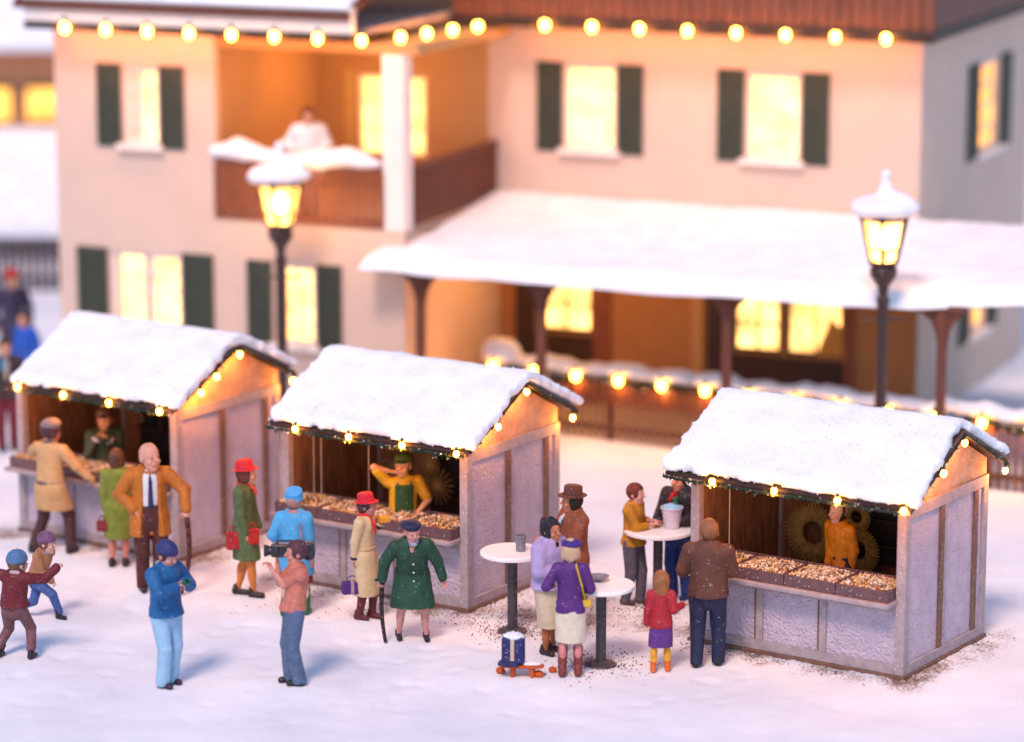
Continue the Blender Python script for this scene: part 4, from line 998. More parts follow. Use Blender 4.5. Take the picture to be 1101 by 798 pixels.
        if up.get('open'):
            o = up['open']; f.caps(N+F*.16+UP*.03, np.array([P0[0], P0[1], hem-.1])+F*(.24+th), .075*o, .115*o, k=0, sub=True)
        f.caps(N-UP*.01, N+UP*.15, .056, .07, sub=True)
        if up.get('v'): f.ell(N-UP*.05+F*.11, (.05, .07, .10), None, sub=True)
        mats = [cloth(c)]; pt = []
        if 'c2' in up: mats.append(cloth(up['c2'])); pt.append((up['p2'](S), 1))
        fobj(up.get('n', 'coat'), f, mats, root, amp=up.get('fold', .015), fsc=9.5, seed=seed+5, paint=pt)
        if up.get('inner'):
            f = Field(lo, hi, hc); f.caps(P0+sdv*.06, C, .138*build, .148*build, .03, 0, (F, .70)); f.caps(C, N-UP*.01, .12, .060, .03, 0, (F, .75)); f.plane((0, 0, 1), PH+.02)
            fobj('shirt', f, cloth(up['inner']), root)
        if up.get('cuff'):
            for k in (0, 1):
                v = nz(WR[k]-EL[k]); p = WR[k]-v*.02; f = Field(p-.1, p+.1, .009); f.cyl(p-v*.035, p+v*.012, .054*build, .012); fobj('cuff', f, cloth(up['cuff']), root)
        if up.get('collar'):
            f = Field(N-.25, N+.25, .009)
            for a in np.linspace(0, 2*math.pi, 17)[:-1]:
                a2 = a+2*math.pi/16; r1 = up.get('cr', .078)
                pa = N+UP*(.008-.03*math.cos(a))+(F*math.cos(a)+Rt*math.sin(a))*r1; pb = N+UP*(.008-.03*math.cos(a2))+(F*math.cos(a2)+Rt*math.sin(a2))*r1
                f.caps(pa, pb, up.get('ct', .026), None, .01)
            fobj(up.get('cn', 'collar'), f, cloth(up['collar']), root, amp=.006, fsc=20)
        if up.get('belt'):
            bz = up.get('bz', .10); f = Field(P0-.35, P0+.45, hc); f.caps(P0+sdv*.10, C, (.142 if fem else .152)*build+th+.014, .172*build+th, .04, 0, (F, .74)); f.caps(P0+sdv*.10, P0-UP*.04, (.142 if fem else .152)*build+th+.014, .178*build+th, .03, 0, (F, .77))
            f.plane((0, 0, 1), PH+bz-.022); f.plane((0, 0, -1), -(PH+bz+.022)); fobj('belt', f, cloth(up['belt']), root)
    # ---- hair
    if hair:
        f = Field(HC-.42*hs, HC+.3*hs, .0085*res); f.ell(hd(0, -.012, .034), np.array([.096, .112, .112])*hs, A, .02, 0); hl = hair.get('len', 0)
        if hl: f.caps(hd(0, -.045, .0), hd(0, -.055, -hl), .088*hs, .075*hs, .04, 0, (HF, .7))
        if hair.get('sides'):
            for sg in (-1, 1): f.ell(hd(sg*.078, -.01, -.03), np.array([.026, .055, .065])*hs, A, .02, 0)
        if hair.get('bun'): f.ell(hd(0, -.08, .10), np.array([.05, .05, .045])*hs, A, .03, 0)
        fr = hair.get('front', .045)
        f.rbox(hd(0, fr+.15, -.10+hair.get('line', .0)), np.array([.074 if not hair.get('open') else .09, .15, .165])*hs, A, .03, sub=True)
        if not hl: f.rbox(hd(0, -.0, -.20), np.array([.14, .2, .14])*hs, A, .02, sub=True)
        f.ell(hd(0, -.002, .022), np.array([.080, .100, .100])*hs, A, sub=True)
        fobj('hair', f, cloth(hair['c']), root, amp=.008+.012*hair.get('curl', 0), fsc=22, seed=seed, stretch=(1, 1, .5) if not hair.get('curl') else (1, 1, 1))
    # ---- hats
    if hat:
        t, c = hat[0], hat[1]; f = Field(HC-.3*hs, HC+.34*hs, .0085*res); c2 = hat[2] if len(hat) > 2 else c; pt = None
        if t == 'beanie':
            f.ell(hd(0, -.01, .055), np.array([.104, .122, .112])*hs, A, .02, 0); f.plane(HU_, np.dot(hd(0, 0, .035)-HF*0, HU_))
            f.cyl(hd(0, -.01, .032), hd(0, -.012, .068), .112*hs, .016, .012, 1)
        elif t == 'brim':
            f.cyl(hd(0, -.012, .05), hd(0, -.02, .165), .098*hs, .035, .02, 0); f.ell(hd(0, -.005, .058), np.array([.165, .178, .016])*hs*hat[3] if len(hat) > 3 else np.array([.165, .178, .016])*hs, A, .025, 0)
            f.cyl(hd(0, -.012, .068), hd(0, -.012, .092), .103*hs, .008, .004, 1)
        elif t == 'pill':
            A2 = HU_*.93-HF*.35; f.cyl(hd(0, -.0, .055), hd(0, 0, .055)+A2*.115*hs, .105*hs, .02, .01, 0); f.cyl(hd(0, -.0, .05), hd(0, 0, .05)+A2*.04*hs, .112*hs, .014, .01, 0)
        elif t == 'beret':
            f.ell(hd(.01, -.005, .092), np.array([.118, .128, .046])*hs, A, .02, 0); f.ell(hd(0, -.0, .06), np.array([.092, .108, .04])*hs, A, .02, 0)
        elif t == 'cap':
            f.ell(hd(0, -.015, .062), np.array([.104, .116, .095])*hs, A, .02, 0); f.plane(HU_, np.dot(hd(0, 0, .045), HU_))
            f.ell(hd(0, .10, .052), np.array([.07, .075, .013])*hs, A, .015, 0)
        elif t == 'ushanka':
            f.ell(hd(0, -.005, .085), np.array([.112, .122, .075])*hs, A, .03, 1); f.ell(hd(0, -.035, .03), np.array([.106, .10, .11])*hs, A, .02, 0); f.plane(HU_, np.dot(hd(0, 0, -.055), HU_))
            f.rbox(hd(0, .15, -.06), np.array([.07, .12, .10])*hs, A, .02, sub=True)
        f.ell(hd(0, -.002, .018), np.array([.078, .098, .098])*hs, A, sub=True)
        fobj('hat', f, [cloth(c), cloth(c2)], root, amp=.004, fsc=20, seed=seed)
    for e in extras: e(S)
    return S
# -- small attached extras (children of the person)
def scarf(c, tail=.22):
    def fn(S):
        N, F, R = S['N'], S['F'], S['R']; f = Field(N-.38, N+.25, .009)
        for a in np.linspace(0, 2*math.pi, 15)[:-1]:
            a2 = a+2*math.pi/14; f.caps(N+UP*.03+(F*math.cos(a)*.9+R*math.sin(a))*.072, N+UP*.03+(F*math.cos(a2)*.9+R*math.sin(a2))*.072, .027, None, .012)
        if tail: f.caps(N+F*.09+R*.02, N+F*.165+R*.03-UP*tail*.5, .024, .026, .02, sq=(F, .6)); f.caps(N+F*.165+R*.03-UP*tail*.5, N+F*.185+R*.05-UP*tail, .026, .03, .02, sq=(F, .6))
        fobj('scarf', f, cloth(c), S['root'], amp=.006, fsc=18)
    return fn
def tie(c):
    def fn(S):
        N, F = S['N'], S['F']; f = Field(N-.5, N+.2, .009); a = N+F*.085-UP*.015; b = N+F*.142-UP*.12; e = S['P0']+F*.140+UP*.13
        f.ell(a, (.022, .022, .022)); f.caps(a, b, .014, .020, .01); f.caps(b, e, .022, .034, .01, sq=(F, .55)); fobj('tie', f, cloth(c), S['root'])
    return fn
def buttons(n, z0, z1, off, c=(.7, .68, .66)):
    def fn(S):
        for i in range(n):
            z = z0+(z1-z0)*i/max(1, n-1); p = S['P0']*(1-(z-S['P0'][2])/.42)+S['C']*((z-S['P0'][2])/.42); p = np.array([p[0], p[1], z])+S['F']*off
            MB().ell(p, .015, 8).build('button', cloth(c), S['root'], smooth=True)
    return fn
def blob(name, c, parts, frame='head'):
    """small painted detail given in head (r,f,u) or torso coordinates"""
    def fn(S):
        pts = [S['hd'](*p[:3]) if frame == 'head' else S['C']+S['R']*p[0]+S['F']*p[1]+UP*p[2] for p in parts]; P = np.array(pts); f = Field(P.min(0)-.14, P.max(0)+.14, .008)
        for p, q in zip(pts, parts): f.ell(p, np.array(q[3:6]), S['A'] if frame == 'head' else np.array([S['R'], S['F'], UP]), .015)
        fobj(name, f, cloth(c), S['root'], amp=.003, fsc=25)
    return fn
def apron(c):
    def fn(S):
        f = Field(S['P0']-.45, S['P0']+.75, .0095); f.caps(S['P0']-UP*.1, S['C']-UP*.03, .186, .200, .03, 0, (S['F'], .76))
        F = S['F']; P = S['P0']; f.plane(F, np.dot(P, F)+.045); X = S['R']
        f.rbox(P+UP*.25+F*.12, (.11, .3, .32), np.array([X, F, UP]), .02) if False else None
        f.plane((0, 0, 1), .55); f.plane((0, 0, -1), -(S['C'][2]+.05))
        g = np.array(S['P0']); f.plane(X, np.dot(g, X)-.125); f.plane(-X, -np.dot(g, X)-.125)
        for sg in (-1, 1): f.caps(S['C']+X*sg*.09+F*.15+UP*.02, S['sh'][0 if sg > 0 else 1]*.45+S['N']*.55+UP*.055+F*.02, .014, .014, .01)
        fobj('apron', f, cloth(c), S['root'])
    return fn
def strap(c, side=1, low=None):
    def fn(S):
        F, R, C, P0 = S['F'], S['R'], S['C'], S['P0']; f = Field(P0-.5, C+.5, .009); a = S['N']*.55+S['sh'][0 if side > 0 else 1]*.45+UP*.05; b = P0-R*side*(-.19)+UP*(low or -.02)
        for sgn in (-1, 1):
            m = (a+b)/2+F*sgn*.185+R*side*.02; f.caps(a, a+F*sgn*.08-UP*.03, .014, .014, .005); f.caps(a+F*sgn*.08-UP*.03, m, .014, .014, .005); f.caps(m, b, .014, .014, .005)
        fobj('strap', f, cloth(c), S['root'])
    return fn
def W(S, p): return S['g']+np.asarray(p, float)*S['s']      # figure coordinates -> world
def bag(S, p, hf, c, label, name='handbag', ang=0.0, cat='bag', handle=True, band=None, r=.02):
    o = empty(name, W(S, p), R_(ang), S['s']); tag(o, label, cat); f = Field(-np.array(hf)-.05, np.array(hf)+.05, .009)
    f.rbox((0, 0, 0), hf, None, r); mats = [cloth(c)]; pt = None
    if band: mats.append(cloth(band)); pt = [(lambda q: np.abs(q[:, 0]) < hf[0]*.16, 1)]
    fobj('bag_body', f, mats, o, amp=.004, fsc=14, paint=pt)
    if handle:
        pts = [(-hf[0]*.5, 0, hf[2]-.01), (-hf[0]*.45, 0, hf[2]+.05), (0, 0, hf[2]+.075), (hf[0]*.45, 0, hf[2]+.05), (hf[0]*.5, 0, hf[2]-.01)]
        MB().path(pts, .008, 8).build('handle', cloth(c), o, smooth=True)
    return o
def cane(S, top, bot, c, label, bend=.04, hook=True):
    top = np.array(top, float); bot = np.array(bot, float); o = empty('walking_stick', W(S, bot), 0, S['s']); tag(o, label, 'walking stick'); t = top-bot
    n = 8; pts = [t*k/n+np.array([bend*math.sin(math.pi*k/n), 0, 0]) for k in range(n+1)]
    m = MB(); 
    for k in range(n): m.tube(pts[k], pts[k+1], .024+.010*k/n, .0252+.010*(k+1)/n, 10)
    m.build('stick', cloth(c), o, smooth=True)
    if hook: MB().path([t+np.array([0.0, 0, 0]), t+np.array([-.02, 0, .035]), t+np.array([-.06, 0, .045]), t+np.array([-.10, 0, .03])], .022, 10).build('handle', cloth(c), o, smooth=True)

DK = (.05, .028, .028)
# 1 trench coat man with fur cap at the left stall
person('man in beige belted coat and grey fur cap leaning on the left stall counter', (57, 594), 452, 152,
       feet=[(.24, -.04), (-.26, .02)], hands=[(.60, -.02, .90), (-.05, .32, 1.42)], lean=(.05, -.02), head=(0, 0), ph=.90,
       up=dict(c=(.60, .36, .17), hem=.58, flare=-.01, belt=(.11, .09, .11), bz=.06, collar=(.13, .10, .13), cuff=(.12, .10, .13), th=.008), legs=dict(t='trousers', c=(.085, .03, .03)), shoes=dict(c=(.03, .02, .02)),
       hat=('ushanka', (.10, .035, .05), (.24, .19, .20)), seed=3)
# 2 woman in olive coat
S = person('bareheaded woman in olive green coat, back turned, beside the bald man', (128, 609), 483, 172, fem=True,
       hands=[(.16, .12, .80), (-.19, -.03, .82)], up=dict(c=(.22, .25, .035), hem=.44, flare=.015), shoes=dict(c=DK), hair=dict(c=(.14, .05, .025), len=.06, sides=1), legcol=(.60, .24, .20), skin=PALE, seed=5)
bag(S, (-.23, -.06, .64), (.085, .04, .085), (.24, .03, .03), 'dark red handbag hanging from the left hand of the woman in olive coat')
bag(S, (.13, .02, .74), (.075, .045, .07), (.26, .03, .03), 'dark red purse at the right hip of the woman in olive coat')
# 3 bald man
S = person('bald man in open orange-brown jacket and blue tie leaning on a stick', (163, 634), 476, 12, hs=1.22, build=1.08,
       feet=[(-.10, -.02), (.10, .03)], hands=[(-.17, -.12, .98), (.47, -.12, .98)], elb=[(-1, .3, -.2), (.6, .5, .4)], head=(28, 8), lean=(0, 0),
       up=dict(c=(.50, .17, .02), hem=.70, flare=.02, open=1.35, inner=(.72, .70, .70), collar=(.50, .17, .02), cr=.095, ct=.022, th=.016, n='jacket'), legs=dict(t='trousers', c=(.11, .03, .025)), shoes=dict(c=DK), skin=(.66, .34, .26), extras=[tie((.03, .035, .13))], seed=7, grip=(.5, 1.2))
cane(S, (.46, -.14, .93), (.38, -.18, .0), (.13, .035, .025), 'curved dark brown walking stick under the hand of the bald man', .06, False)
# 4 woman with red hat
S = person('woman in green coat and red hat walking beside the left stall', (263, 640), 493, 72, fem=True,
       feet=[(.13, -.10), (-.09, .05)], hands=[(.07, -.22, .80), (.20, .10, .86)], elb=[(-.6, -.3, -.2), None], head=(12, 4),
       up=dict(c=(.12, .16, .065), hem=.52, flare=.02), shoes=dict(c=DK), hair=dict(c=(.16, .04, .02), len=.07, sides=1), hat=('brim', (.66, .03, .035), (.5, .02, .03), .82), legcol=(.62, .22, .05), extras=[scarf((.62, .05, .02), .08)], seed=9)
bag(S, (-.12, -.22, .80), (.09, .045, .12), (.45, .03, .035), 'red shoulder bag at the back of the woman in the red hat and green coat', ang=20)
bag(S, (.13, -.16, .84), (.085, .05, .11), (.50, .04, .035), 'bright red bag in front of the woman in the red hat and green coat', ang=25)
# 5 woman in light blue coat
S = person('woman in light blue coat and blue pillbox hat facing the middle stall', (317, 661), 526, 168, fem=True, build=1.08, feet=[(.17, .03), (-.15, -.03)],
       hands=[(.24, .06, .85), (-.2, .15, .95)], up=dict(c=(.10, .38, .62), hem=.60, flare=.03, collar=(.42, .24, .26), ct=.034, cr=.08, th=.02), legs=dict(t='skirt', c=(.28, .03, .05), hem=.47), shoes=dict(c=(.03, .14, .06), h=.36), hair=dict(c=(.45, .25, .2)), hat=('pill', (.10, .40, .70)), skin=PALE, extras=[strap((.40, .20, .20), 1, .0)], seed=11)
bag(S, (.23, -.02, .80), (.055, .07, .09), (.40, .18, .16), 'brownish pink shoulder bag at the right hip of the woman in light blue coat', handle=False)
# 6 cameraman
S = person('cameraman in salmon shirt and flared blue jeans filming with a shoulder video camera', (316, 735), 581, -78, head=(-2, 0), lean=(-.05, 0),
       feet=[(-.04, .06), (.07, -.08)], hands=[(-.24, .14, 1.50), (-.30, .04, 1.45)], elb=[(.1, 0, -1), (.2, -.2, -1)], up=dict(c=(.55, .20, .15), hem=.95, sleeve=.42, n='shirt', collar=None), legs=dict(t='trousers', c=(.11, .16, .26), flare=.022), shoes=dict(c=(.025, .02, .025)), hair=dict(c=(.11, .04, .06)), skin=(.62, .28, .22), seed=13, grip=(.3, .8))
def video_camera(S):
    c = S['HC']+S['R']*.185-UP*.03+S['F']*.08; o = empty('video_camera', W(S, c), R_(-90), S['s']*1.12); tag(o, 'black shoulder video camera held by the man in salmon shirt', 'video camera'); K = surf('camera_black', (.012, .011, .014), .3, .2, spec=.6, flecks=.08)
    f = Field((-.15, -.35, -.2), (.15, .35, .25), .009); f.rbox((0, .0, .02), (.05, .18, .075), None, .02); fobj('camera_body', f, K, o)
    MB().lathe([(.05, 0), (.052, .03), (.062, .05), (.068, .085), (.045, .087)], n=16).build('lens', K, o).matrix_local = Matrix.Translation((0, -.17, .015)) @ Matrix.Rotation(math.pi/2, 4, 'X')
    MB().path([(0, -.12, .09), (0, -.11, .125), (0, .10, .125), (0, .12, .09)], .012, 8).build('handle', K, o)
    f = Field((-.15, .1, -.2), (.15, .40, .25), .009); f.rbox((0, .235, .02), (.055, .055, .095), None, .03); f.ell((0, .23, -.03), (.06, .06, .07)); fobj('battery', f, K, o)
    f = Field((-.05, -.25, -.02), (.2, -.02, .15), .008); f.caps((.04, -.11, .06), (.13, -.11, .05), .02, .022); fobj('viewfinder', f, K, o)
video_camera(S)
# 7 man in blue jacket
S = person('man in blue jacket and light blue trousers drinking from a small green cup', (180, 737), 581, 52, lean=(.0, 0), head=(8, -18), build=1.08,
       hands=[(.20, -.22, 1.28), (.25, -.02, 1.26)], elb=[(-.2, -.9, -.6), (.3, .5, -.6)], up=dict(c=(.02, .14, .33), hem=.90, n='jacket', collar=(.62, .64, .70), ct=.030, cr=.082, th=.02), legs=dict(t='trousers', c=(.34, .53, .70), flare=.01), shoes=dict(c=(.05, .025, .05)), hair=dict(c=(.10, .05, .05)), hat=('beanie', (.04, .045, .16)), skin=(.62, .32, .27), seed=15, grip=(1.0, 1.0))
o = empty('cup', W(S, (.25, -.16, 1.33)), 0, S['s']); tag(o, 'small dark green cup held at the mouth of the man in blue jacket', 'cup'); o.rotation_euler = (0, R_(58), R_(-30))
MB().lathe([(.032, -.05), (.040, .06), (.034, .06), (.030, -.03)], n=16).build('cup_body', cloth((.02, .16, .12), .35), o, smooth=False)
# 8 boy in maroon
S = person('boy in maroon jacket and blue beanie with one arm stretched out', (17, 707), 591, 158, hs=1.35, build=1.05,
       feet=[(.26, -.06), (-.27, .02)], ph=.86, hands=[(.74, .05, 1.50), (-.55, .10, 1.15)], elb=[(0, 0, -1), (0, 0, 1)], head=(-28, 0), lean=(.0, .05),
       up=dict(c=(.17, .02, .03), hem=.86, n='jacket', collar=(.50, .38, .42), ct=.036, cr=.085, th=.03), legs=dict(t='trousers', c=(.20, .09, .10), flare=.0, end=.16), shoes=dict(c=(.03, .02, .035), h=.20), hat=('beanie', (.10, .20, .36)), hair=dict(c=(.2, .1, .07)), skin=PALE, seed=17, grip=(1.3, 1.0))
# 9 boy in tan jacket
S = person('boy in tan jacket, purple beanie and blue jeans lunging to the right', (38, 664), 570, 62, hs=1.3,
       feet=[(.45, -.10), (-.36, .12)], ph=.74, hands=[(.38, -.22, .70), (.2, .25, 1.0)], head=(6, 0), lean=(.16, 0),
       up=dict(c=(.42, .20, .10), hem=.70, n='jacket', collar=(.30, .26, .36), th=.02, cuff=(.30, .03, .05)), legs=dict(t='trousers', c=(.07, .13, .33), end=.12), shoes=dict(c=(.03, .02, .035), h=.18), hat=('beanie', (.20, .09, .18)), hair=dict(c=(.2, .1, .07)), skin=PALE, seed=19, grip=(1.2, 1.0))
# 10 woman in cream coat
S = person('woman in cream coat, red hat and red scarf beside the middle stall', (391, 665), 529, 66, fem=True, feet=[(-.06, -.06), (.12, .04)],
       hands=[(-.14, -.15, .70), (.27, .06, 1.33)], elb=[(-.5, -.3, 0), (.2, -.2, -1)], head=(10, 2), up=dict(c=(.66, .50, .30), hem=.36, flare=.005, belt=(.62, .46, .27), cuff=(.06, .03, .06)), shoes=dict(c=(.14, .025, .03), h=.34), hair=dict(c=(.10, .05, .06), len=.02), hat=('brim', (.62, .02, .05), (.5, .02, .04), .85), extras=[scarf((.60, .02, .02), .2)], skin=(.52, .24, .20), seed=21, grip=(1.2, .8))
bag(S, (-.15, -.16, .50), (.15, .055, .095), (.10, .03, .20), 'purple suitcase with a pale strap in the hand of the woman in cream coat', name='suitcase', cat='suitcase', band=(.45, .28, .30), r=.03, ang=12)
bag(S, (.30, .04, 1.44), (.085, .06, .045), (.70, .33, .03), 'bright yellow box held up by the woman in cream coat', name='box', cat='box', handle=False, r=.015, ang=20)
# 11 old man in green coat
S = person('bearded old man in long dark green coat and navy beret with a stick', (444, 687), 553, 8, feet=[(-.20, .03), (.19, -.04)], build=1.16, hs=1.14,
       hands=[(-.44, -.14, .86), (.47, -.04, .80)], elb=[(-.8, .2, .2), (.8, .5, .2)], lean=(.14, .02), head=(14, -6), up=dict(c=(.025, .085, .05), hem=.50, flare=.065, th=.014, belt=(.018, .06, .04), bz=.08, collar=(.55, .58, .66), cr=.075, ct=.022, v=1), shoes=dict(c=(.025, .02, .03)), hat=('beret', (.02, .03, .08)), legcol=(.60, .30, .26), skin=(.62, .30, .24),
       extras=[buttons(4, .76, 1.16, .205), blob('beard', (.36, .36, .46), [(-.02, .098, -.055, .022, .012, .010), (.02, .098, -.055, .022, .012, .010), (0, .075, -.115, .045, .035, .035), (.04, .05, -.09, .025, .03, .035), (-.04, .05, -.09, .025, .03, .035)])], seed=23, grip=(1.2, .3))
cane(S, (-.42, -.14, .86), (-.38, -.16, .0), (.045, .022, .025), 'dark walking stick in the hand of the old man in green coat', -.03, True)
# 12 table group
S = person('woman with black curly hair, lavender blouse and cream skirt at the high table', (590, 702), 557, 50, fem=True, hs=1.12,
       hands=[(.16, -.20, 1.08), (.26, .02, 1.10)], elb=[(-.8, -.3, -.5), (.2, .5, -.6)], build=1.16, head=(-4, 4), up=dict(c=(.44, .36, .58), hem=.90, n='blouse', th=.040, collar=None, v=1, fold=.014), legs=dict(t='skirt', c=(.62, .52, .38), hem=.38), shoes=dict(c=DK), hair=dict(c=(.022, .018, .032), len=.10, sides=1, curl=1.6, bun=1), legcol=(.42, .15, .05), skin=(.50, .22, .13), seed=25)
S2 = person('woman in purple jacket and cap, white skirt and brown boots, seen from behind', (613, 727), 578, 176, fem=True, build=.96,
       hands=[(.16, .24, 1.05), (-.26, .20, 1.12)], elb=[(.5, -.5, -.9), (-.6, -.4, -.9)], head=(10, 0), up=dict(c=(.11, .03, .19), hem=.86, flare=.015, n='jacket', belt=(.10, .028, .17), bz=.03), legs=dict(t='skirt', c=(.70, .62, .50), hem=.45), shoes=dict(c=(.22, .05, .04), h=.36), hair=dict(c=(.60, .42, .28), len=.03, sides=1), hat=('beret', (.07, .03, .22)), legcol=(.58, .24, .24), skin=PALE, extras=[strap((.55, .38, .02), 1, .05)], seed=27)
bag(S2, (.21, -.04, .98), (.06, .035, .05), (.62, .42, .05), 'small yellow shoulder bag at the hip of the woman in purple jacket', handle=False)
S = person('man with moustache in brown overcoat and brimmed hat behind the high tables', (617, 676), 521, -64, build=1.08,
       hands=[(-.42, .10, 1.12), (-.30, -.25, 1.1)], head=(-8, 0), up=dict(c=(.27, .09, .045), hem=.40, collar=(.27, .09, .045), th=.012), legs=dict(t='trousers', c=(.08, .04, .04)), shoes=dict(c=DK), hair=dict(c=(.03, .015, .012), sides=1, len=.01), hat=('brim', (.15, .05, .035), (.07, .025, .02), .9), extras=[scarf((.45, .52, .56), .14), blob('moustache', (.03, .015, .012), [(-.016, .102, -.052, .02, .01, .007), (.016, .102, -.052, .02, .01, .007)])], skin=(.55, .24, .14), seed=29)
# 13 couple at the far table
S = person('woman in mustard sweater and grey trousers at the table with the ice bucket', (678, 649), 519, 62, fem=True, build=1.02,
       feet=[(-.08, -.06), (.14, .02)], hands=[(.34, -.08, 1.18), (.33, .03, 1.20)], elb=[(-.2, -.5, -1), (.1, .5, -1)], head=(4, 0), up=dict(c=(.50, .24, .02), hem=.90, n='sweater', th=.012, sleeve=.8), legs=dict(t='trousers', c=(.13, .115, .15)), shoes=dict(c=(.09, .04, .03)), hair=dict(c=(.18, .04, .02)), skin=(.66, .36, .28), seed=31)
S = person('man in black jacket with red neckerchief behind the table with the ice bucket', (731, 643), 503, -38, build=1.1,
       hands=[(-.34, -.20, 1.10), (-.02, -.32, 1.12)], up=dict(c=(.035, .025, .035), hem=.88, n='jacket', open=.75, inner=(.45, .02, .02), th=.02), legs=dict(t='trousers', c=(.03, .07, .25)), shoes=dict(c=(.02, .05, .14), h=.16), hair=dict(c=(.05, .03, .03)), skin=(.64, .30, .20), extras=[scarf((.50, .02, .02), .1)], seed=33)
# 14 girl and man at the right stall
person('girl in red sweater, purple skirt and orange boots, seen from behind', (710, 722), 614, 178, fem=True, hs=1.42,
       feet=[(.13, .02), (-.13, -.05)], hands=[(.42, .10, 1.18), (-.27, -.05, .80)], elb=[(.5, 0, -1), None], up=dict(c=(.40, .025, .04), hem=.83, n='sweater', bust=0, th=.014), legs=dict(t='skirt', c=(.15, .05, .25), hem=.46, flare=.01), shoes=dict(c=(.66, .15, .02), h=.36, c2=(.75, .42, .03)), hair=dict(c=(.33, .14, .055), len=.20), legcol=(.70, .35, .03), skin=PALE, seed=35)
person('man in brown leather jacket and navy trousers facing the right stall', (760, 716), 559, 172, build=1.12, hs=1.1,
       feet=[(.14, .04), (-.13, -.04)], hands=[(.20, .32, 1.08), (-.17, .24, 1.36)], elb=[(.45, -.2, -1), (-.45, -.2, -1)], up=dict(c=(.14, .055, .035), hem=.88, n='jacket', th=.02, collar=(.14, .055, .035), cr=.07), legs=dict(t='trousers', c=(.025, .028, .075)), shoes=dict(c=(.02, .02, .035)), hair=dict(c=(.30, .13, .06)), skin=(.58, .28, .16), seed=37)
# 15 vendors
p = gnd(112, 447, 1.72); p[2] = .08
person('vendor in dark green jacket and brown cap inside the left stall', None, None, 18, loc=p, scale=.97, head=(-20, 0), hands=[(-.05, -.20, 1.40), (.05, -.20, 1.38)], elb=[(-.35, -.3, -1), (.35, -.3, -1)], up=dict(c=(.05, .07, .035), hem=.8, n='jacket', cuff=(.6, .55, .52)), legs=dict(t='trousers', c=(.05, .04, .05)), shoes=dict(c=DK), hair=dict(c=(.2, .08, .03)), hat=('cap', (.10, .045, .03)), skin=(.62, .32, .18), seed=41, grip=(1.2, 1.2))
p = gnd(433, 495, 1.76); p[2] = .08
person('vendor in yellow shirt, green apron and olive cap inside the middle stall', None, None, 12, loc=p, scale=.98, head=(-25, 6), hands=[(-.10, -.08, 1.62), (.18, -.2, 1.0)], elb=[(-1, -.2, .3), (.8, .2, -.5)], up=dict(c=(.68, .38, .015), hem=.85, n='shirt', sleeve=.5), legs=dict(t='trousers', c=(.05, .04, .05)), shoes=dict(c=DK), hair=dict(c=(.3, .2, .08)), hat=('cap', (.06, .10, .02)), skin=(.66, .34, .18), extras=[apron((.04, .10, .03))], seed=43)
p = gnd(904, 545, 1.70); p[2] = .08
person('vendor in orange-yellow top with dark chin strap inside the right stall, looking left', None, None, -52, loc=p, scale=.95, fem=True, head=(-8, 0), hands=[(-.16, -.14, .95), (.14, -.1, .85)], up=dict(c=(.66, .26, .01), hem=.85, n='shirt', collar=(.66, .26, .01)), legs=dict(t='trousers', c=(.05, .04, .05)), shoes=dict(c=DK), skin=(.72, .44, .32),
       extras=[lambda S: fobj('chin_strap', (lambda f: [f.caps(S['hd'](-.088*math.sin(a)*1.0, .0+.02*math.cos(a), -.10*math.cos(a)), S['hd'](-.088*math.sin(a+.3), .02*math.cos(a+.3), -.10*math.cos(a+.3)), .020, .020, .004) for a in np.arange(-2.6, 2.6, .3)] and f)(Field(S['HC']-.25, S['HC']+.25, .009)), cloth((.03, .02, .02)), S['root'])], seed=45)
# 16 far figures
person('man in dark open jacket, blue scarf and dark red trousers at the left edge', (9, 484), 363, 10, up=dict(c=(.06, .04, .04), hem=.86, n='jacket', open=.95, inner=(.60, .48, .38), th=.015), legs=dict(t='trousers', c=(.20, .02, .04)), shoes=dict(c=DK), hair=dict(c=(.06, .03, .02)), extras=[scarf((.10, .40, .60), .14)], hands=[(-.26, -.12, .95), (.26, -.12, .95)], res=1.4, seed=47)
person('blurred passer-by in dark coat and red hat far behind the left stall', (16, 408), 288, 20, up=dict(c=(.06, .05, .10), hem=.5), legs=dict(t='trousers', c=(.05, .04, .06)), shoes=dict(c=DK), hat=('beanie', (.45, .03, .03)), hair=dict(c=(.1, .05, .03)), res=1.6, seed=49)
person('blurred passer-by in bright blue coat far behind the left stall, below the red hat', (30, 432), 334, -25, fem=True, up=dict(c=(.02, .12, .50), hem=.5), legs=dict(t='trousers', c=(.05, .04, .10)), shoes=dict(c=DK), hair=dict(c=(.05, .03, .05), len=.05), res=1.6, seed=51, hs=1.2)
pb = hw(4.05, -3.1, ZF)
person('person in white jacket with red-brown hair standing on the balcony above the left street lamp', None, None, 5, loc=pb, scale=.98, up=dict(c=(.78, .78, .80), hem=.7, n='jacket', th=.04), legs=dict(t='trousers', c=(.5, .5, .55)), shoes=dict(c=DK), hair=dict(c=(.22, .07, .04), sides=1), hands=[(-.24, -.25, 1.1), (.24, -.25, 1.1)], res=1.6, seed=53)

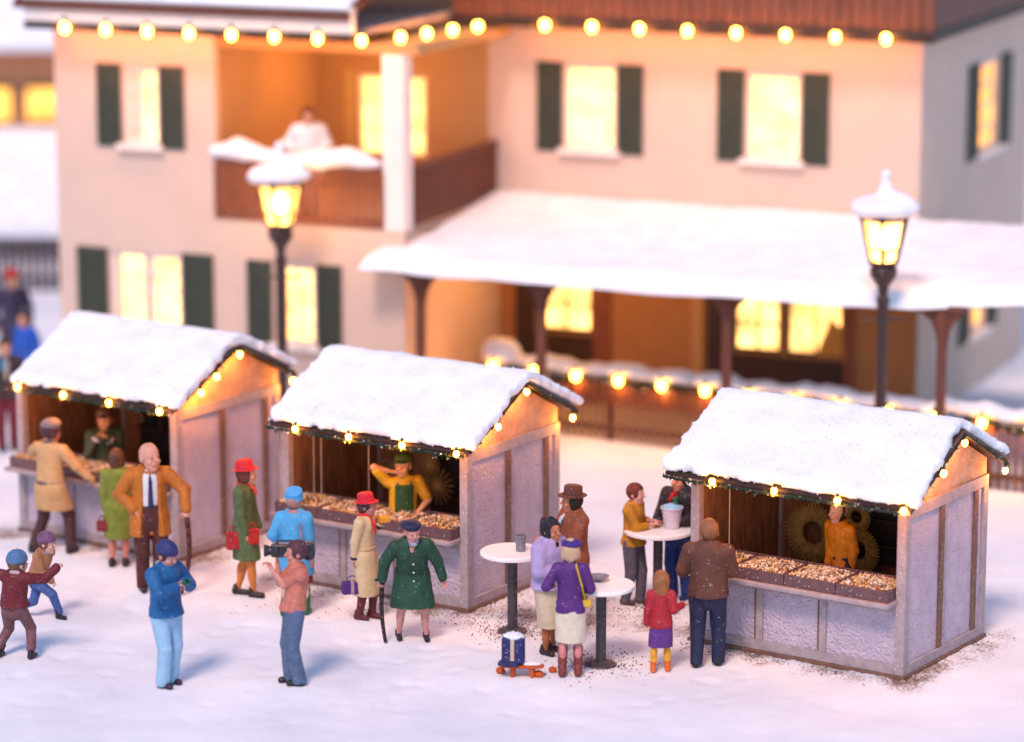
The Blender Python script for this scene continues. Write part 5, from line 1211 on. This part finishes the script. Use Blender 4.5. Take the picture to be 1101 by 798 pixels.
# ------------------------------------------------------------------ high tables and what stands on and by them
def table(px, dia, h, lab):
    g = gnd(*px); r = empty('high_table', g); tag(r, lab, 'table', 'round high tables')
    R = dia/2; MB().lathe([(R-.02, h-.055), (R, h-.045), (R, h-.012), (R-.012, h), (.01, h)], n=48).build('tabletop', TABLEW, r)
    MB().tube((0, 0, .03), (0, 0, h-.06), .062, .062, 20).build('pole', POLE, r)
    MB().lathe([(.19, 0), (.18, .02), (.13, .04), (.07, .05)], n=24).build('base', POLE, r)
    return g
g1 = table(TABLES[0][0], .80, 1.03, 'white round high table with a grey tumbler, beside the middle stall')
g2 = table(TABLES[1][0], .80, 1.0, 'white round high table in front, beside the woman in purple jacket')
g3 = table(TABLES[2][0], .88, 1.0, 'white round high table with the ice bucket, beside the right stall')
o = MB().lathe([(.058, 0), (.070, .20), (.060, .20), (.055, .02)], n=20).build('tumbler', cloth((.26, .25, .29), .4), None, (g1[0]+.10, g1[1]-.02, 1.033)); tag(o, 'grey tumbler standing on the high table beside the middle stall', 'tumbler')
o = MB().lathe([(.03, 0), (.10, .03), (.13, .06), (.12, .06), (.04, .02)], n=20).build('dish', cloth((.28, .25, .27), .4), None, (g2[0]-.03, g2[1]+.13, 1.003)); tag(o, 'small grey dish on the front high table', 'dish')
r = empty('ice_bucket', (g3[0]+.17, g3[1]+.0, 1.003)); tag(r, 'silver white ice bucket with a bottle on the table by the right stall', 'ice bucket')
MB().lathe([(.09, 0), (.135, .26), (.145, .26), (.145, .275), (.125, .275), (.10, .2)], n=24).build('bucket', cloth((.66, .60, .68), .3), r)
MB().tube((.03, .02, .1), (.05, .04, .36), .034, .034, 10).ell((.05, .04, .37), (.04, .04, .035), 10).build('bottle', cloth((.02, .13, .06), .3), r, smooth=True)
f = Field((-.2, -.2, .2), (.2, .2, .36), .012); f.ell((0, 0, .27), (.12, .12, .04)); fobj('ice', f, cloth((.35, .58, .75), .3), r, amp=.02, fsc=20)
# sledge-like orange stool with a blue backpack, oranges
g = gnd(562, 727); r = empty('stool', g, R_(-6)); tag(r, 'low orange wooden stool dusted with snow, carrying the blue backpack', 'stool')
OR = cloth((.52, .11, .02)); f = Field((-.42, -.2, .02), (.42, .2, .3), .012); f.caps((-.17, 0, .13), (.16, 0, .13), .10, .10, sq=((0, 0, 1), .28)); fobj('seat', f, OR, r)
for sx in (-.12, .12):
    for sy in (-.05, .05): MB().tube((sx, sy, -.01), (sx*.9, sy, .12), .026, .034, 10).build('leg', OR, r)
f = Field((-.2, -.2, .12), (.4, .2, .24), .012); f.ell((.1, .0, .158), (.13, .075, .022)); fobj('snow_dusting', f, SNOW, r, amp=.01, fsc=20)
r = empty('backpack', (g[0]-.11, g[1]+.0, .158), R_(-8)); tag(r, 'navy blue backpack with a cream stripe and snow on top, standing on the orange stool', 'backpack')
f = Field((-.25, -.2, -.02), (.25, .2, .42), .011); f.rbox((0, 0, .165), (.135, .08, .165), None, .04); f.rbox((-.05, -.09, .02), (.12, .06, .025), None, .02, k=.02)
fobj('bag_body', f, [cloth((.03, .035, .14)), cloth((.62, .45, .33))], r, paint=[(lambda c: (np.abs(c[:, 0]) < .022) & (c[:, 2] > .05), 1)])
f = Field((-.25, -.2, .2), (.25, .2, .45), .014); f.ell((.0, 0, .325), (.12, .085, .045)); fobj('snow_cap', f, SNOW, r, amp=.015, fsc=16, grains=300, gr=.01)
for (px, py, rr, lb) in ((579, 728, .052, 'orange lying in the snow next to the stool, nearer one'), (594, 723, .045, 'orange lying in the snow, nearest to the brown boots'), (538, 724, .05, 'orange lump half sunk in the snow at the left end of the stool')):
    f = Field((-.1, -.1, -.06), (.1, .1, .12), .009); f.ell((0, 0, rr*.7), (rr*1.1, rr, rr*.95)); f.ell((rr*.5, 0, rr*.5), (rr*.7, rr*.8, rr*.6)); o = fobj('orange', f, OR, None, amp=.006, fsc=20, loc=gnd(px, py)); tag(o, lb, 'orange')
